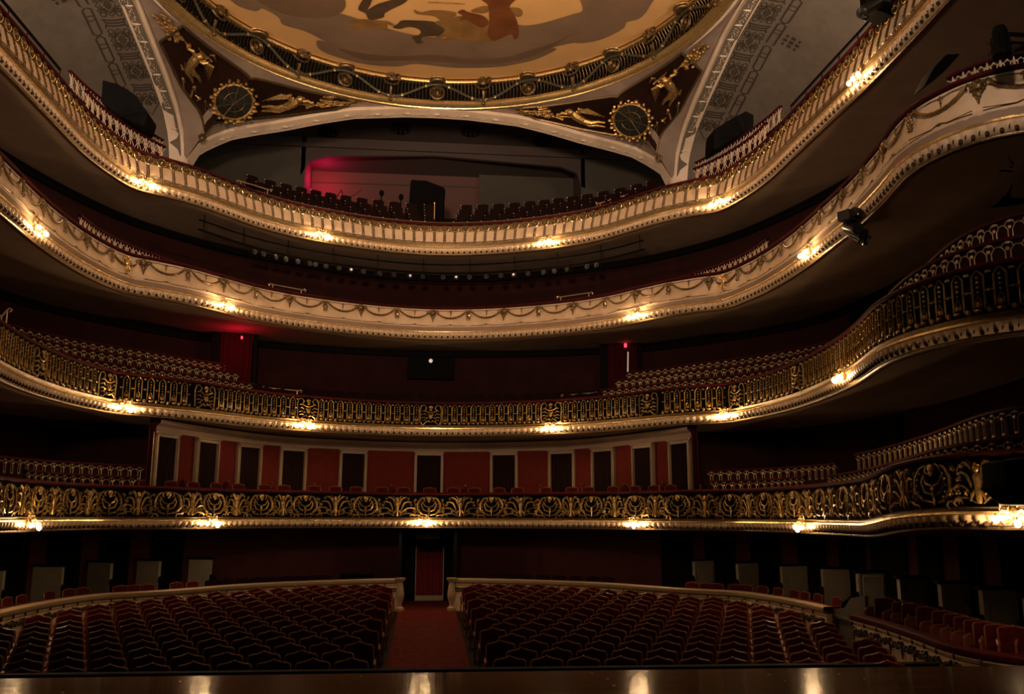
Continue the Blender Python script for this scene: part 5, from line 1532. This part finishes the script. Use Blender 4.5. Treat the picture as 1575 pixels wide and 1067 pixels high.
# stage lights / stands silhouettes on rear platform
for i, (px, py) in enumerate(((587, 297), (617, 303))):
    p = atY(px, py, 37.4); e = empty('floor_light', p, 'dark silhouette of a stage light on the rear gallery platform, %s of the pair' % ('left' if i == 0 else 'right'), 'light')
    b = MB(); b.ball((0, 0, 0), (.11, .1, .15), 8, 6); b.obj('lamp_head', 'black', e); b = MB(); b.tube([(0, 0, -.1), (-.02, 0, -.6)], .03, 5); b.tube([(-.02, 0, -.3), (-.35, 0, -.5)], .03, 5); b.obj('stand', 'black', e)
p0 = atY(505, 315, 38); e = empty('music_stand', p0, 'thin dark folding stand before the red-lit wall', 'stand')
b = MB(); q = [atY(*v, 38)-p0 for v in ((517, 304), (525, 292), (529, 306), (545, 300), (556, 292))]; b.tube(q[:3], .025, 4); b.tube(q[2:], .012, 4); b.tube([q[0], q[0]+Vector((0, 0, -.84))], .02, 4); b.tube([q[2], q[2]+Vector((0, 0, -.88))], .02, 4); b.obj('folded_legs', 'black', e)

# ------------------------------------------------------------------ lights
def area(p, tgt, col, power, size, name):
    l = bpy.data.lights.new(name, 'AREA'); l.color = col; l.energy = power; l.size = size
    o = bpy.data.objects.new(name, l); COL.objects.link(o); o.location = p
    o.rotation_euler = (Vector(tgt)-Vector(p)).to_track_quat('-Z', 'Y').to_euler(); return o
# small aisle lights behind the topmost balcony, washing the side vaults
for sd in (-1, 1):
    for u_ in (22.5, 18.5, 14.5): 
        point((sd*(XS+3.7), u_, 11.6), (1, .74, .54), 850, .15, 'aisle_light')
# ceiling wash added to brighten the painting; stage work lights behind the camera
l = area((0, 12, 9), (0, 21, 18), (1, .60, .31), 800, 1.2, 'ceiling_wash_light'); l.data.spread = math.radians(80)
l = area((-2, 1.0, 6.5), (0, 33, 16.5), (1, .66, .44), 950, 1.5, 'stage_work_light'); l.data.spread = math.radians(75)
l = area((3.5, -1.0, 6.5), (0, 30, -1), (1, .55, .32), 25, 1.5, 'stage_work_light')
l = area((1.5, 2.5, 7.5), (9.6, 14, 7.2), (1, .70, .50), 30, .6, 'stage_work_light'); l.data.spread = math.radians(34)
W_ = bpy.data.worlds.new('world'); SC.world = W_; W_.use_nodes = True
W_.node_tree.nodes['Background'].inputs[0].default_value = (1, .75, .55, 1); W_.node_tree.nodes['Background'].inputs[1].default_value = .0012
